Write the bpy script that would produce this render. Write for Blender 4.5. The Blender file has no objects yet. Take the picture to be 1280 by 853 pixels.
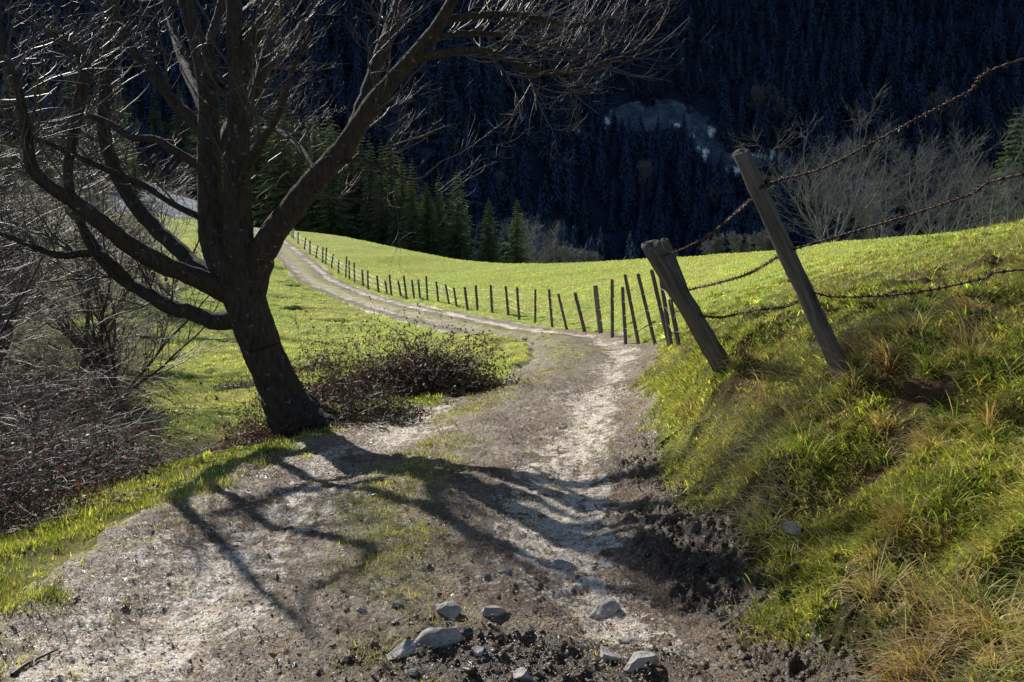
import bpy, math, random
import numpy as np
from mathutils import Vector, noise as mnoise
rng = np.random.default_rng(7)
random.seed(7)
scene = bpy.context.scene
COL = scene.collection
PI = math.pi

# ---------------------------------------------------------------- camera
F = 1229.0
CAMZ = 1.6
PITCH = math.atan(176.5 / F)
CP, SP = math.cos(PITCH), math.sin(PITCH)
cam_d = bpy.data.cameras.new('camera'); cam = bpy.data.objects.new('camera', cam_d); COL.objects.link(cam)
cam.location = (0, 0, CAMZ); cam.rotation_euler = (PI/2 - PITCH, 0, 0)
cam_d.sensor_width = 36; cam_d.lens = 36 * F / 1280; cam_d.clip_start = 0.05; cam_d.clip_end = 4000
scene.camera = cam

def at(px, py, Y):
    """world point seen at photo pixel (px,py) standing Y metres away"""
    dx = (px - 640) / F; dy = (426.5 - py) / F
    t = Y / (CP + dy * SP)
    return np.array((dx * t, Y, CAMZ + (-SP + dy * CP) * t))

# ---------------------------------------------------------------- helpers
def tag(o, label=None, cat=None, group=None, kind=None):
    if label: o['label'] = label
    if cat: o['category'] = cat
    if group: o['group'] = group
    if kind: o['kind'] = kind
    return o

def empty(name, loc=(0, 0, 0), rz=0, scale=1):
    o = bpy.data.objects.new(name, None); COL.objects.link(o)
    o.location = loc; o.rotation_euler = (0, 0, rz); o.scale = (scale,) * 3
    o.empty_display_size = .1
    return o

def mesh_obj(name, V, faces, mat, parent=None, colors=None, smooth=False, attrs=None, loc=None):
    """faces: list of int arrays (n,k)"""
    V = np.asarray(V, dtype=np.float32).reshape(-1, 3)
    if loc is not None: V = V - np.asarray(loc, dtype=np.float32)
    me = bpy.data.meshes.new(name)
    faces = [np.asarray(f, dtype=np.int32) for f in faces if len(f)]
    nl = sum(f.size for f in faces); nf = sum(len(f) for f in faces)
    me.vertices.add(len(V)); me.vertices.foreach_set('co', V.ravel())
    me.loops.add(nl); me.loops.foreach_set('vertex_index', np.concatenate([f.ravel() for f in faces]))
    tot = np.concatenate([np.full(len(f), f.shape[1], np.int32) for f in faces])
    st = np.concatenate(([0], np.cumsum(tot)[:-1])).astype(np.int32)
    me.polygons.add(nf); me.polygons.foreach_set('loop_start', st); me.polygons.foreach_set('loop_total', tot)
    if smooth: me.polygons.foreach_set('use_smooth', np.ones(nf, bool))
    me.update(calc_edges=True)
    if colors is not None:
        ca = me.color_attributes.new('Col', 'FLOAT_COLOR', 'POINT')
        c4 = np.ones((len(V), 4), np.float32); c4[:, :3] = colors
        ca.data.foreach_set('color', c4.ravel())
    if attrs:
        for k, a in attrs.items():
            at_ = me.attributes.new(k, 'FLOAT', 'POINT'); at_.data.foreach_set('value', a.astype(np.float32))
    me.materials.append(mat)
    o = bpy.data.objects.new(name, me); COL.objects.link(o)
    if loc is not None: o.location = [float(v) for v in loc]
    if parent is not None:
        o.parent = parent
    return o

def hash2(xi, yi, seed):
    h = (xi.astype(np.int64) * 374761393 + yi.astype(np.int64) * 668265263 + seed * 974634777) & 0xffffffff
    h = ((h ^ (h >> 13)) * 1274126177) & 0xffffffff
    return ((h ^ (h >> 16)) & 0xffffff) / float(0xffffff) * 2 - 1

def vn(x, y, seed=0):
    xi = np.floor(x); yi = np.floor(y); fx = x - xi; fy = y - yi
    fx = fx*fx*fx*(fx*(fx*6-15)+10); fy = fy*fy*fy*(fy*(fy*6-15)+10)
    a = hash2(xi, yi, seed); b = hash2(xi+1, yi, seed); c = hash2(xi, yi+1, seed); d = hash2(xi+1, yi+1, seed)
    return (a*(1-fx)+b*fx)*(1-fy) + (c*(1-fx)+d*fx)*fy

def fbm(x, y, f, octv, seed=0, gain=.5):
    r = 0; a = 1; t = 0
    for i in range(octv):
        ca, sa = math.cos(i*1.3+.5), math.sin(i*1.3+.5)
        r = r + a * vn((x*ca - y*sa)*f + 17.3*i, (x*sa + y*ca)*f - 9.1*i, seed + i*13); t += a; a *= gain; f *= 2.03
    return r / t * 1.5

def sstep(a, b, x):
    t = np.clip((x - a) / (b - a), 0, 1); return t*t*(3-2*t)

# ---------------------------------------------------------------- terrain height
ctrl = []
def C(px, py, Y): ctrl.append(at(px, py, Y))
for p in [(600,853,3.3),(560,700,4.45),(600,600,6.2),(620,530,9),(700,462,16),(720,430,22),(640,412,29),(560,398,35),
          (450,373,50),(400,351,62),(360,315,90),
          (200,770,3.65),(300,690,4.5),(900,700,4.4),(840,560,6.9),(800,480,12),(780,440,19),
          # field fence line
          (361,297,108),(400,328,78),(460,365,56),(500,373,50),(560,383,42),(635,394,34),(690,405.5,29),(751,411,24),
          (766,410,22),(800,408,18.5),(820,409.5,16.5),(839,418,14),(905,461,7),(1055,476,5),
          # field
          (560,350,70),(640,360,52),(740,365,42),(800,360,36),(900,360,23),(1000,350,19),(1000,395,8.5),(1100,350,12),(1100,380,7),
          (1180,330,13),(1280,300,12.5),(460,325,85),
          # bank
          (1280,430,4.4),(1280,853,2.45),(1150,600,3.9),(1000,560,4.8),(900,520,6.3),(870,600,5.6),(880,480,7.5),(830,440,11),
          (1100,760,3.35),(1280,640,3.2),(1280,350,7),(1180,450,4.9),(1000,480,5.6),(950,450,6.8),(1000,690,4.15),
          # left side
          (0,700,4.4),(150,645,5.1),(250,600,6),(355,545,8.5),(300,470,20),(250,520,14),(200,440,26),(150,400,34),(300,380,42),
          (330,340,60),(250,340,58),(200,320,70),(250,300,90),(450,430,27),(400,420,33),(540,430,22),(560,470,15),(470,500,11.3),
          (50,560,10.5),(0,480,17),(100,470,21),(200,262,150),(200,235,190),(150,205,235),(20,300,100)]:
    C(*p)
crest = [(385,287,115),(420,292,113),(460,301,110),(500,311,106),(560,323,100),(620,329,92),(660,331,88),(720,329,82),(800,325,75),
         (900,320,65),(1000,312,52),(1100,302,40),(1180,292,30),(1280,277,20),(1400,255,15)]
for (px, py, Y) in crest:
    C(px, py, Y); C(px, py + 16, Y*1.3); C(px, py + 50, Y*1.9)
for w in [(-2,-3,.15),(0,0,0),(0,-3,.1),(3,-3,.9),(-6,-3,-.6),(7,0,1.7),(8,5,1.9),(15,10,1.8),(-12,3,-2.2),(-20,20,-4),
          (-4.6,6.6,-.95),(-4.4,9.5,-1.35),(-3.6,11,-1.2),(-7,6,-1.7),(-2.6,2,.05),(-3.4,3,-.1),(2.0,1.0,.6),(3,3.2,1.15),
          (-25,250,-5),(0,250,-50),(80,250,-55),(160,250,-50),(-40,170,-1),(-100,250,14),(-180,250,20),(60,150,-28),(120,150,-30),(-80,120,-1),(100,60,-8),(50,25,0)]:
    ctrl.append(np.array(w, float))
ctrl = np.array(ctrl)
def uv(x, y):
    q = np.maximum(y + 5, .6); return x / q * 1.6, np.log(q)
CU, CV = uv(ctrl[:, 0], ctrl[:, 1])
RC = .12
def phi(du, dv): return np.sqrt(du*du + dv*dv + RC*RC)
n = len(ctrl)
A = np.zeros((n+3, n+3)); A[:n, :n] = phi(CU[:, None]-CU[None], CV[:, None]-CV[None]) - np.eye(n)*.02
A[:n, n] = 1; A[:n, n+1] = CU; A[:n, n+2] = CV; A[n:, :n] = A[:n, n:].T
# drop below eye relative to distance interpolates far more evenly than z itself
rhs = np.concatenate(((ctrl[:, 2]-CAMZ)/(ctrl[:, 1]+5), [0, 0, 0]))
W = np.linalg.solve(A, rhs)
def base_raw(x, y):
    out = np.empty_like(x); yc = np.minimum(y, 255)
    for i in range(0, len(x), 60000):
        u, v = uv(x[i:i+60000], yc[i:i+60000])
        out[i:i+60000] = phi(u[:, None]-CU[None], v[:, None]-CV[None]) @ W[:n] + W[n] + W[n+1]*u + W[n+2]*v
    return out*(yc+5) + CAMZ - .4*(y-yc)
tc = np.array([(-.4,-6),(-.4,0),(-.42,3.5),(-.5,5),(-.28,7),(.1,11),(.95,15),(1.3,19),(1.0,24),(-.5,29.5),(-2.6,36),(-7.7,50),(-12.3,62),(-20.5,90),(-33,125),(-60,200)])
ydense = np.linspace(-6, 200, 2400)
def smooth_interp(yq):
    return np.interp(yq, tc[:, 1], tc[:, 0])
xd = smooth_interp(ydense)
k = np.exp(-.5*(np.arange(-20, 21)/8.0)**2); k /= k.sum()
xd = np.convolve(np.pad(xd, 20, mode='edge'), k, mode='valid')
sl = np.gradient(xd, ydense)
def track_s(x, y):
    return (x - np.interp(y, ydense, xd)) / np.sqrt(1 + np.interp(y, ydense, sl)**2)

yt = np.linspace(-4, 140, 1500); xt = np.interp(yt, ydense, xd); st = np.interp(yt, ydense, sl); ct_ = 1/np.sqrt(1+st**2)
zc = base_raw(xt, yt); zl = base_raw(xt-1.05*ct_, yt+1.05*st*ct_); zr = base_raw(xt+1.05*ct_, yt-1.05*st*ct_)
kk = np.exp(-.5*(np.arange(-8, 9)/3.5)**2); kk /= kk.sum()
zm = np.convolve(np.pad((zc+zl+zr)/3, 8, mode='edge'), kk, mode='valid'); zs = np.convolve(np.pad((zr-zl)/2.1, 8, mode='edge'), kk, mode='valid')
def wide(y): return .10*(1-sstep(3.6, 5.2, y))
CORR = []
def base_h(x, y):
    z = base_raw(x, y); s = track_s(x, y)
    wd = wide(y); so = np.where((s > 0) & (y < 18), 2.3-.55*(1-sstep(13, 18, y)), 2.3); w_ = (1-np.clip((np.abs(s)-1.15)/(so-1.15), 0, 1)**2*(3-2*np.clip((np.abs(s)-1.15)/(so-1.15), 0, 1)))*(y < 140)
    zt = np.interp(y, yt, zm) + np.interp(y, yt, zs)*.45*s
    z = z*(1-w_) + zt*w_
    for (cx, cy, cz, cr) in CORR: z = z + cz*np.exp(-((x-cx)**2+(y-cy)**2)/cr**2)
    return z
def narrow(y): return .60*sstep(8.3, 11.5, y)*(1-sstep(22, 28, y)) - .10*(1-sstep(4, 6.5, y))

def mountain(x, y):
    return -62 + .93*(y - 228 - .10*np.maximum(-x-40, 0)) + 9*fbm(x, y, 1/90., 2, 5)

def fields(x, y):
    s = track_s(x, y)
    sw = s + .12*fbm(x, y, .9, 3, 31) + .05*fbm(x, y, 5, 2, 33)
    f = {}
    f['s'] = s
    dL = narrow(y)
    f['track'] = sstep(-1.62, -1.38, sw - dL) * (1 - sstep(1.28, 1.5, sw - wide(y))) * (y < 130)
    f['mid'] = np.exp(-((sw + .28 - .15*np.sin(y*.5))/.26)**2) * sstep(-1.0, -.05, fbm(x, y, .8, 4, 41)) * f['track'] * (.5+.5*sstep(3.6, 5.5, y))
    f['mid'] = np.clip(f['mid']*1.25 + sstep(.15,.75, fbm(x, y, 1.0, 4, 43))*sstep(7, 14, y)*.8*np.exp(-(s/.9)**2), 0, 1)
    f['dirt'] = sstep(.95, 1.3, sw - wide(y)*.7 + .3*fbm(x, y, 2.5, 3, 46)) * (1 - sstep(1.5, 1.8, sw - wide(y) + .25*fbm(x, y, 1.7, 2, 44))) * (1 - sstep(5.5, 9, y))
    f['right'] = sstep(1.3, 1.9, s - wide(y))
    f['left'] = 1 - sstep(-2.0, -1.35, s - dL)
    f['bank'] = f['right'] * (1 - sstep(8, 22, y)) * (1 - .6*sstep(3.5, 7, s))
    return f

def height(x, y, detail=True, f=None):
    z = base_h(x, y)
    m = mountain(x, y)
    far = y > 130
    if far.any():
        d = (z - m)/6.0
        sm = np.where(d > 6, z, np.where(d < -6, m, m + 6*np.log1p(np.exp(np.clip(d, -30, 30)))))
        z = np.where(far, sm, z)
    if not detail: return z
    if f is None: f = fields(x, y)
    s, tr = f['s'], f['track']
    near = 1 - sstep(40, 90, y)
    rut = -.05*(np.exp(-((s-.72)/.25)**2) + np.exp(-((s+.85)/.28)**2)) + .03*np.exp(-((s+.1)/.3)**2)
    z = z + tr*rut*near
    z = z + tr*near*(.035*fbm(x, y, 1.3, 3, 51) + .012*fbm(x, y, 6, 3, 52))
    cl = np.abs(fbm(x, y, 9, 3, 53))
    z = z + tr*(1-sstep(9, 25, y))*(.010*cl + .008*fbm(x, y, 22, 3, 54, .7))
    z = z + f['dirt']*(.05*np.abs(fbm(x, y, 6, 4, 55, .7)) + .02*fbm(x, y, 30, 2, 56))
    # heap of dug earth with the stones
    heap = np.exp(-((x-.02)/.62)**2 - ((y-3.35)/.32)**2)
    z = z + heap*(.05 + .05*fbm(x, y, 6, 4, 57, .6))
    z = z + f['bank']*(.10*fbm(x, y, .9, 3, 61) + .085*fbm(x, y, 2.8, 3, 62) + .02*fbm(x, y, 14, 2, 63))
    off = (1-tr)*(1-f['bank'])
    z = z + off*near*(.05*fbm(x, y, .7, 2, 64) + .03*fbm(x, y, 3, 3, 65))
    # livestock terraces across the grassy hollow on the left
    hol = f['left']*sstep(11, 15, y)*(1-sstep(60, 90, y))
    z = z + hol*(.10*fbm(x*.6, y*1.3, .9, 3, 66) - .16*sstep(.55, .9, fbm(x*.5, y*1.6, .6, 3, 67)))
    z = z + off*sstep(20, 60, y)*(1-sstep(100, 130, y))*.10*fbm(x, y, .25, 3, 68)
    # small turf lumps along the foot of the field fence
    z = z + .12*np.exp(-((s-1.95)/.35)**2)*sstep(10, 14, y)*near*np.clip(fbm(x, y, .9, 2, 69)+.3, 0, 2)
    return z

def hz(x, y): return float(height(np.array([float(x)]), np.array([float(y)]))[0])

# level the bank exactly where the two big posts stand
def post_spots():
    for it in range(4):
        for (px, py, Y, cr) in [(1056, 474, 5.0, .75), (905, 459, 7.0, .75), (885, 442, 8.0, .7)]:
            p = at(px, py, Y); CORR.append((p[0], Y, p[2]-hz(p[0], Y), cr))
post_spots()

# ---------------------------------------------------------------- materials
def new_mat(name):
    m = bpy.data.materials.new(name); m.use_nodes = True
    nt = m.node_tree; nt.nodes.clear()
    out = nt.nodes.new('ShaderNodeOutputMaterial')
    return m, nt, out
def nd(nt, typ, **kw):
    x = nt.nodes.new(typ)
    for k_, v in kw.items():
        if k_.startswith('i_'):
            x.inputs[k_[2:].replace('_', ' ')].default_value = v
        else: setattr(x, k_, v)
    return x
def noise_node(nt, scale, detail=4, rough=.6, coord='Object', vec=None):
    tc_ = nt.nodes.new('ShaderNodeTexCoord'); nz = nd(nt, 'ShaderNodeTexNoise', i_Scale=scale, i_Detail=detail, i_Roughness=rough)
    if vec is None: nt.links.new(tc_.outputs[coord], nz.inputs['Vector'])
    else:
        mp = nd(nt, 'ShaderNodeMapping'); mp.inputs['Scale'].default_value = vec
        nt.links.new(tc_.outputs[coord], mp.inputs['Vector']); nt.links.new(mp.outputs[0], nz.inputs['Vector'])
    return nz
def ramp(nt, src, stops):
    r = nt.nodes.new('ShaderNodeValToRGB'); e = r.color_ramp.elements
    while len(e) < len(stops): e.new(.5)
    for el, (p, c) in zip(e, stops):
        el.position = p; el.color = (*c, 1) if len(c) == 3 else c
    nt.links.new(src, r.inputs['Fac']); return r
def mul(nt, a, b, fac=1.0, blend='MULTIPLY'):
    m = nd(nt, 'ShaderNodeMix', data_type='RGBA', blend_type=blend)
    m.inputs[0].default_value = fac
    nt.links.new(a, m.inputs[6]); nt.links.new(b, m.inputs[7]); return m.outputs[2]
def g3(v): return (v, v, v)

def mat_ground(name, scales, rough0, rough1, bump, spec=.3, translucent=0.0):
    m, nt, out = new_mat(name)
    attr = nd(nt, 'ShaderNodeAttribute', attribute_name='Col')
    n1 = noise_node(nt, scales[0], 6, .7); n2_ = noise_node(nt, scales[1], 5, .7)
    r1 = ramp(nt, n1.outputs['Fac'], [(.3, g3(.55)), (.7, g3(1.45))]); r2 = ramp(nt, n2_.outputs['Fac'], [(.32, g3(.5)), (.68, g3(1.5))])
    c = mul(nt, attr.outputs['Color'], r1.outputs['Color']); c = mul(nt, c, r2.outputs['Color'])
    b = nd(nt, 'ShaderNodeBsdfPrincipled'); b.inputs['Specular IOR Level'].default_value = spec
    nt.links.new(c, b.inputs['Base Color'])
    rr = nd(nt, 'ShaderNodeMapRange'); rr.inputs['To Min'].default_value = rough0; rr.inputs['To Max'].default_value = rough1
    rr.inputs['From Min'].default_value = .35; rr.inputs['From Max'].default_value = .65
    nt.links.new(n1.outputs['Fac'], rr.inputs['Value']); nt.links.new(rr.outputs[0], b.inputs['Roughness'])
    add = nd(nt, 'ShaderNodeMath', operation='ADD'); nt.links.new(n2_.outputs['Fac'], add.inputs[0]); nt.links.new(n1.outputs['Fac'], add.inputs[1])
    bp = nd(nt, 'ShaderNodeBump', i_Strength=1.0, i_Distance=bump); nt.links.new(add.outputs[0], bp.inputs['Height']); nt.links.new(bp.outputs[0], b.inputs['Normal'])
    nt.links.new(b.outputs[0], out.inputs['Surface'])
    return m

def mat_track(name):
    m, nt, out = new_mat(name)
    attr = nd(nt, 'ShaderNodeAttribute', attribute_name='Col'); pa = nd(nt, 'ShaderNodeAttribute', attribute_name='pale')
    n1 = noise_node(nt, 9, 10, .78); n2_ = noise_node(nt, 55, 6, .75); n3 = noise_node(nt, 30, 4, .7)
    vo = nd(nt, 'ShaderNodeTexVoronoi', i_Scale=70); tcn = nd(nt, 'ShaderNodeTexCoord'); nt.links.new(tcn.outputs['Object'], vo.inputs['Vector'])
    a = nd(nt, 'ShaderNodeMath', operation='MULTIPLY_ADD'); nt.links.new(pa.outputs['Fac'], a.inputs[0]); a.inputs[1].default_value = .34; nt.links.new(n1.outputs['Fac'], a.inputs[2])
    a2 = nd(nt, 'ShaderNodeMath', operation='MULTIPLY_ADD'); nt.links.new(n2_.outputs['Fac'], a2.inputs[0]); a2.inputs[1].default_value = .55; nt.links.new(a.outputs[0], a2.inputs[2])
    r = ramp(nt, a2.outputs[0], [(.96, g3(0)), (1.05, g3(1))])
    r2 = ramp(nt, n2_.outputs['Fac'], [(.3, g3(.35)), (.7, g3(1.6))]); r3 = ramp(nt, vo.outputs['Color'], [(0, g3(.6)), (1, g3(1.35))])
    c = mul(nt, mul(nt, attr.outputs['Color'], r2.outputs['Color']), r3.outputs['Color'])
    mx = nd(nt, 'ShaderNodeMix', data_type='RGBA'); nt.links.new(r.outputs['Color'], mx.inputs[0]); nt.links.new(c, mx.inputs[6]); mx.inputs[7].default_value = (.86, .81, .74, 1)
    b = nd(nt, 'ShaderNodeBsdfPrincipled'); b.inputs['Specular IOR Level'].default_value = .7
    n4 = noise_node(nt, 85, 5, .7); r4 = ramp(nt, n4.outputs['Fac'], [(.40, g3(.3)), (.48, g3(1.15))]); n5 = noise_node(nt, 22, 3, .6); r5 = ramp(nt, n5.outputs['Fac'], [(.35, (.85, .62, .42)), (.55, (1.25, 1.2, 1.12))])
    nt.links.new(mul(nt, mul(nt, mx.outputs[2], r4.outputs['Color']), r5.outputs['Color']), b.inputs['Base Color'])
    rr = nd(nt, 'ShaderNodeMapRange'); rr.inputs['To Min'].default_value = .25; rr.inputs['To Max'].default_value = .7
    rr.inputs['From Min'].default_value = .4; rr.inputs['From Max'].default_value = .6; nt.links.new(n3.outputs['Fac'], rr.inputs['Value']); nt.links.new(rr.outputs[0], b.inputs['Roughness'])
    h1 = nd(nt, 'ShaderNodeMath', operation='ADD'); nt.links.new(n3.outputs['Fac'], h1.inputs[0]); nt.links.new(n2_.outputs['Fac'], h1.inputs[1])
    bp = nd(nt, 'ShaderNodeBump', i_Strength=1.0, i_Distance=.02); nt.links.new(h1.outputs[0], bp.inputs['Height']); nt.links.new(bp.outputs[0], b.inputs['Normal'])
    nt.links.new(b.outputs[0], out.inputs['Surface']); return m

def mat_leafy(name, transl=.45, rough=.5, spec=.3, attr='Col', base=None, tint=(1.0, 1.0, .6)):
    m, nt, out = new_mat(name)
    if base is None:
        a = nd(nt, 'ShaderNodeAttribute', attribute_name=attr).outputs['Color']
    else:
        nz = noise_node(nt, base[0], 3); a = ramp(nt, nz.outputs['Fac'], [(.3, base[1]), (.7, base[2])]).outputs['Color']
    b = nd(nt, 'ShaderNodeBsdfPrincipled', i_Roughness=rough); b.inputs['Specular IOR Level'].default_value = spec
    nt.links.new(a, b.inputs['Base Color'])
    t = nd(nt, 'ShaderNodeBsdfTranslucent')
    tt = nd(nt, 'ShaderNodeRGB'); tt.outputs[0].default_value = (*tint, 1)
    nt.links.new(mul(nt, a, tt.outputs[0]), t.inputs['Color'])
    mx = nd(nt, 'ShaderNodeMixShader'); mx.inputs[0].default_value = transl
    nt.links.new(b.outputs[0], mx.inputs[1]); nt.links.new(t.outputs[0], mx.inputs[2]); nt.links.new(mx.outputs[0], out.inputs['Surface'])
    return m

def mat_bark(name, dark, light, scale, lichen=None, moss=None, rough=.8, vec=(1, 1, .25), bump=.02, spec=.3):
    m, nt, out = new_mat(name)
    nz = noise_node(nt, scale, 7, .7, vec=vec)
    c = ramp(nt, nz.outputs['Fac'], [(.3, dark), (.7, light)]).outputs['Color']
    if lichen:
        nl = noise_node(nt, 14, 5, .65); rl = ramp(nt, nl.outputs['Fac'], [(.62, g3(0)), (.67, g3(1))])
        mx = nd(nt, 'ShaderNodeMix', data_type='RGBA'); nt.links.new(rl.outputs['Color'], mx.inputs[0])
        nt.links.new(c, mx.inputs[6]); mx.inputs[7].default_value = (*lichen, 1); c = mx.outputs[2]
    if moss:
        geo = nd(nt, 'ShaderNodeNewGeometry'); sep = nd(nt, 'ShaderNodeSeparateXYZ'); nt.links.new(geo.outputs['Normal'], sep.inputs[0])
        nm = noise_node(nt, 5, 4, .6); ad = nd(nt, 'ShaderNodeMath', operation='ADD'); nt.links.new(sep.outputs['Z'], ad.inputs[0]); nt.links.new(nm.outputs['Fac'], ad.inputs[1])
        rm = ramp(nt, ad.outputs[0], [(1.12, g3(0)), (1.25, g3(1))])
        # normal.z + noise: only the up-facing bark carries moss
        mx = nd(nt, 'ShaderNodeMix', data_type='RGBA'); nt.links.new(rm.outputs['Color'], mx.inputs[0])
        nt.links.new(c, mx.inputs[6]); mx.inputs[7].default_value = (*moss, 1); c = mx.outputs[2]
    b = nd(nt, 'ShaderNodeBsdfPrincipled', i_Roughness=rough); b.inputs['Specular IOR Level'].default_value = spec
    nt.links.new(c, b.inputs['Base Color'])
    bp = nd(nt, 'ShaderNodeBump', i_Strength=1.0, i_Distance=bump); nt.links.new(nz.outputs['Fac'], bp.inputs['Height']); nt.links.new(bp.outputs[0], b.inputs['Normal'])
    nt.links.new(b.outputs[0], out.inputs['Surface'])
    return m

M = {}
M['meadow'] = mat_ground('meadow_turf', (9, 60), .8, 1.0, .045, .1)
M['track'] = mat_track('muddy_track')
M['slope'] = mat_ground('forest_floor', (.2, 1.2), .9, 1.0, .3, .05)
M['grass'] = mat_leafy('grass_blade', .5, .45, .35, tint=(1.1, 1.15, .5))
M['straw'] = mat_leafy('dry_straw', .35, .55, .4, tint=(1, .95, .8))
M['leaf'] = mat_leafy('dead_leaf', .35, .5, .4, tint=(1, .9, .7))
M['spruce'] = mat_leafy('spruce_needles', .28, .7, .15, tint=(.9, 1, .5))
M['farspruce'] = mat_leafy('haze_blue_needles', .1, .9, .02)
M['bark'] = mat_bark('mossy_bark', (.02, .016, .012), (.11, .09, .07), 30, lichen=(.26, .27, .24), moss=(.10, .09, .02), bump=.05)
M['twig'] = mat_bark('twig_bark', (.035, .03, .028), (.13, .12, .11), 25, rough=.5, vec=(1, 1, 1), bump=.002, spec=.4)
M['stem'] = mat_bark('bramble_stem', (.018, .012, .010), (.10, .068, .06), 20, rough=.45, vec=(1, 1, 1), bump=.002, spec=.5)
M['fartwig'] = mat_bark('grey_twig', (.09, .092, .105), (.23, .235, .265), 3, rough=.6, vec=(1, 1, 1), bump=.002)
M['darkbark'] = mat_bark('spruce_bark', (.03, .022, .016), (.08, .06, .045), 5)
M['post'] = mat_bark('weathered_wood', (.025, .023, .022), (.24, .22, .20), 30, rough=.75, vec=(1, 1, .06), bump=.02)
M['palepost'] = mat_bark('pale_weathered_wood', (.10, .085, .065), (.33, .29, .23), 38, rough=.75, vec=(1, 1, .06), bump=.012)
M['rock'] = mat_bark('limestone', (.20, .17, .145), (.78, .74, .69), 11, rough=.6, vec=(1, 1, 1), bump=.02)
m, nt, out = new_mat('rusty_wire'); b = nd(nt, 'ShaderNodeBsdfPrincipled', i_Roughness=.45, i_Metallic=.5)
nz = noise_node(nt, 30, 4); r = ramp(nt, nz.outputs['Fac'], [(.35, (.025, .014, .01)), (.6, (.09, .045, .028)), (.75, (.26, .24, .22))]); nt.links.new(r.outputs[0], b.inputs['Base Color']); nt.links.new(b.outputs[0], out.inputs[0]); M['rust'] = m
m, nt, out = new_mat('galvanised_wire'); b = nd(nt, 'ShaderNodeBsdfPrincipled', i_Roughness=.4, i_Metallic=.6)
nz = noise_node(nt, 4, 3); r = ramp(nt, nz.outputs['Fac'], [(.4, g3(.2)), (.6, g3(.7))]); nt.links.new(r.outputs[0], b.inputs['Base Color']); nt.links.new(b.outputs[0], out.inputs[0]); M['wire'] = m

# ---------------------------------------------------------------- the ground sheet
rows = [ -4.0 ]
while rows[-1] < 2.2: rows.append(rows[-1] + .12)
while rows[-1] < 700: rows.append(rows[-1] * (1.0014 if 315 < rows[-1] < 400 else 1.0036) if rows[-1] > 2.6 else rows[-1] + .009)
rows = np.array(rows)
us = np.concatenate((np.linspace(-1.35, -.62, 90)[:-1], np.linspace(-.62, .62, 1060), np.linspace(.62, 1.35, 90)[1:]))
GY = np.repeat(rows, len(us)); off_ = np.where(rows > 3, 0.0, (3-rows)*.9)
GX = (us[None, :] * (rows + off_ + .3)[:, None]).ravel()
nr, nc = len(rows), len(us)
print('grid', nr, nc)
FD = fields(GX, GY); GZ = height(GX, GY, True, FD)
def mixc(a, b, t): return a*(1-t[:, None]) + np.asarray(b)[None]*t[:, None]
base = np.tile(np.array([[.54, .64, .15]]), (len(GX), 1))
pn = fbm(GX, GY, .35, 4, 81); pf = fbm(GX, GY, 3.5, 3, 82); pg = fbm(GX, GY, 11, 3, 83)
base = mixc(base, (.66, .62, .17), sstep(-.3, .7, pn)*.8)
base = mixc(base, (.34, .28, .11), sstep(.2, .8, pf)*.5)
base = mixc(base, (.42, .46, .09), sstep(.1, .7, fbm(GX, GY, .12, 3, 88))*.6)
bank = FD['bank']
bsoil = mixc(np.tile(np.array([[.17, .18, .05]]), (len(GX), 1)), (.13, .08, .045), np.maximum(sstep(-.1, .45, pf + .5*pg), 1-sstep(-.35, -.1, fbm(GX, GY, 1.6, 3, 101))))
base = base*(1-bank[:, None]) + bsoil*bank[:, None]
lf = FD['left']*(1-sstep(9, 14, GY)); lsoil = mixc(np.tile(np.array([[.20, .19, .06]]), (len(GX), 1)), (.10, .075, .05), sstep(-2.6, -3.6, FD['s']) if False else (1-sstep(-3.4, -2.4, FD['s'])))
base = base*(1-lf[:, None]) + lsoil*lf[:, None]
# bare soil steps in the hollow
st_ = FD['left']*sstep(11, 15, GY)*(1-sstep(60, 90, GY))*sstep(.6, .85, fbm(GX*.5, GY*1.6, .6, 3, 67))
base = mixc(base, (.03, .024, .016), st_*.9)
# brushy brown ground to the far left of the hollow
br = FD['left']*(1-sstep(-.385, -.34, GX/np.maximum(GY, 1)+.03*pn))*sstep(-.6, .1, pn+.4)
base = mixc(base, (.12, .095, .07), br*.8)
pz = fbm(GX, GY, 1.1, 4, 86, .65); pk = fbm(GX, GY, 28, 3, 87, .7)
trk = mixc(np.tile(np.array([[.33, .27, .205]]), (len(GX), 1)), (.19, .12, .07), sstep(-.3, .35, pf*.6 + pg*.5 + pz*.5))
stk = fbm(FD['s']*3.2, GY*.55, 1.0, 5, 94, .7)
pale = .40 + .45*stk + .35*fbm(GX, GY, 1.3, 5, 84, .7) + .30*np.exp(-((FD['s']-.75)/.35)**2) + .26*np.exp(-((FD['s']+.95)/.45)**2) - .5*FD['mid'] - .7*FD['dirt'] - .25*np.exp(-(FD['s']/.4)**2)
trk = mixc(trk, (.27, .25, .07), np.clip(FD['mid']*1.1, 0, 1)*.65)
fc = sstep(7, 18, GY)*(1-np.exp(-((FD['s']-.75)/.4)**2)-.6*np.exp(-((FD['s']+.85)/.25)**2))
trk = mixc(trk, (.24, .215, .115), np.clip(fc, 0, 1)*.95*(.7+.3*sstep(-.4, .4, pf)))
trk = mixc(trk, (.40, .42, .12), sstep(12, 30, GY)*np.exp(-((FD['s']+.1)/.5)**2)*(.6+.4*sstep(-.5,.3,pn)))
trk = mixc(trk, (.075, .05, .034), FD['dirt']*.8)
heapm = np.exp(-((GX-.02)/.6)**2 - ((GY-3.3)/.3)**2); trk = mixc(trk, (.045, .033, .026), np.clip(heapm*1.3, 0, 1)*.85)
pale = np.clip(pale - .9*(1-sstep(.5, 1, FD['track'])) - .45*np.exp(-((FD['s']+1.55)/.28)**2) - .35*np.exp(-((FD['s']-1.4)/.25)**2) - heapm*1.0 - .5*np.clip(fc, 0, 1), 0, .80)
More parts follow.
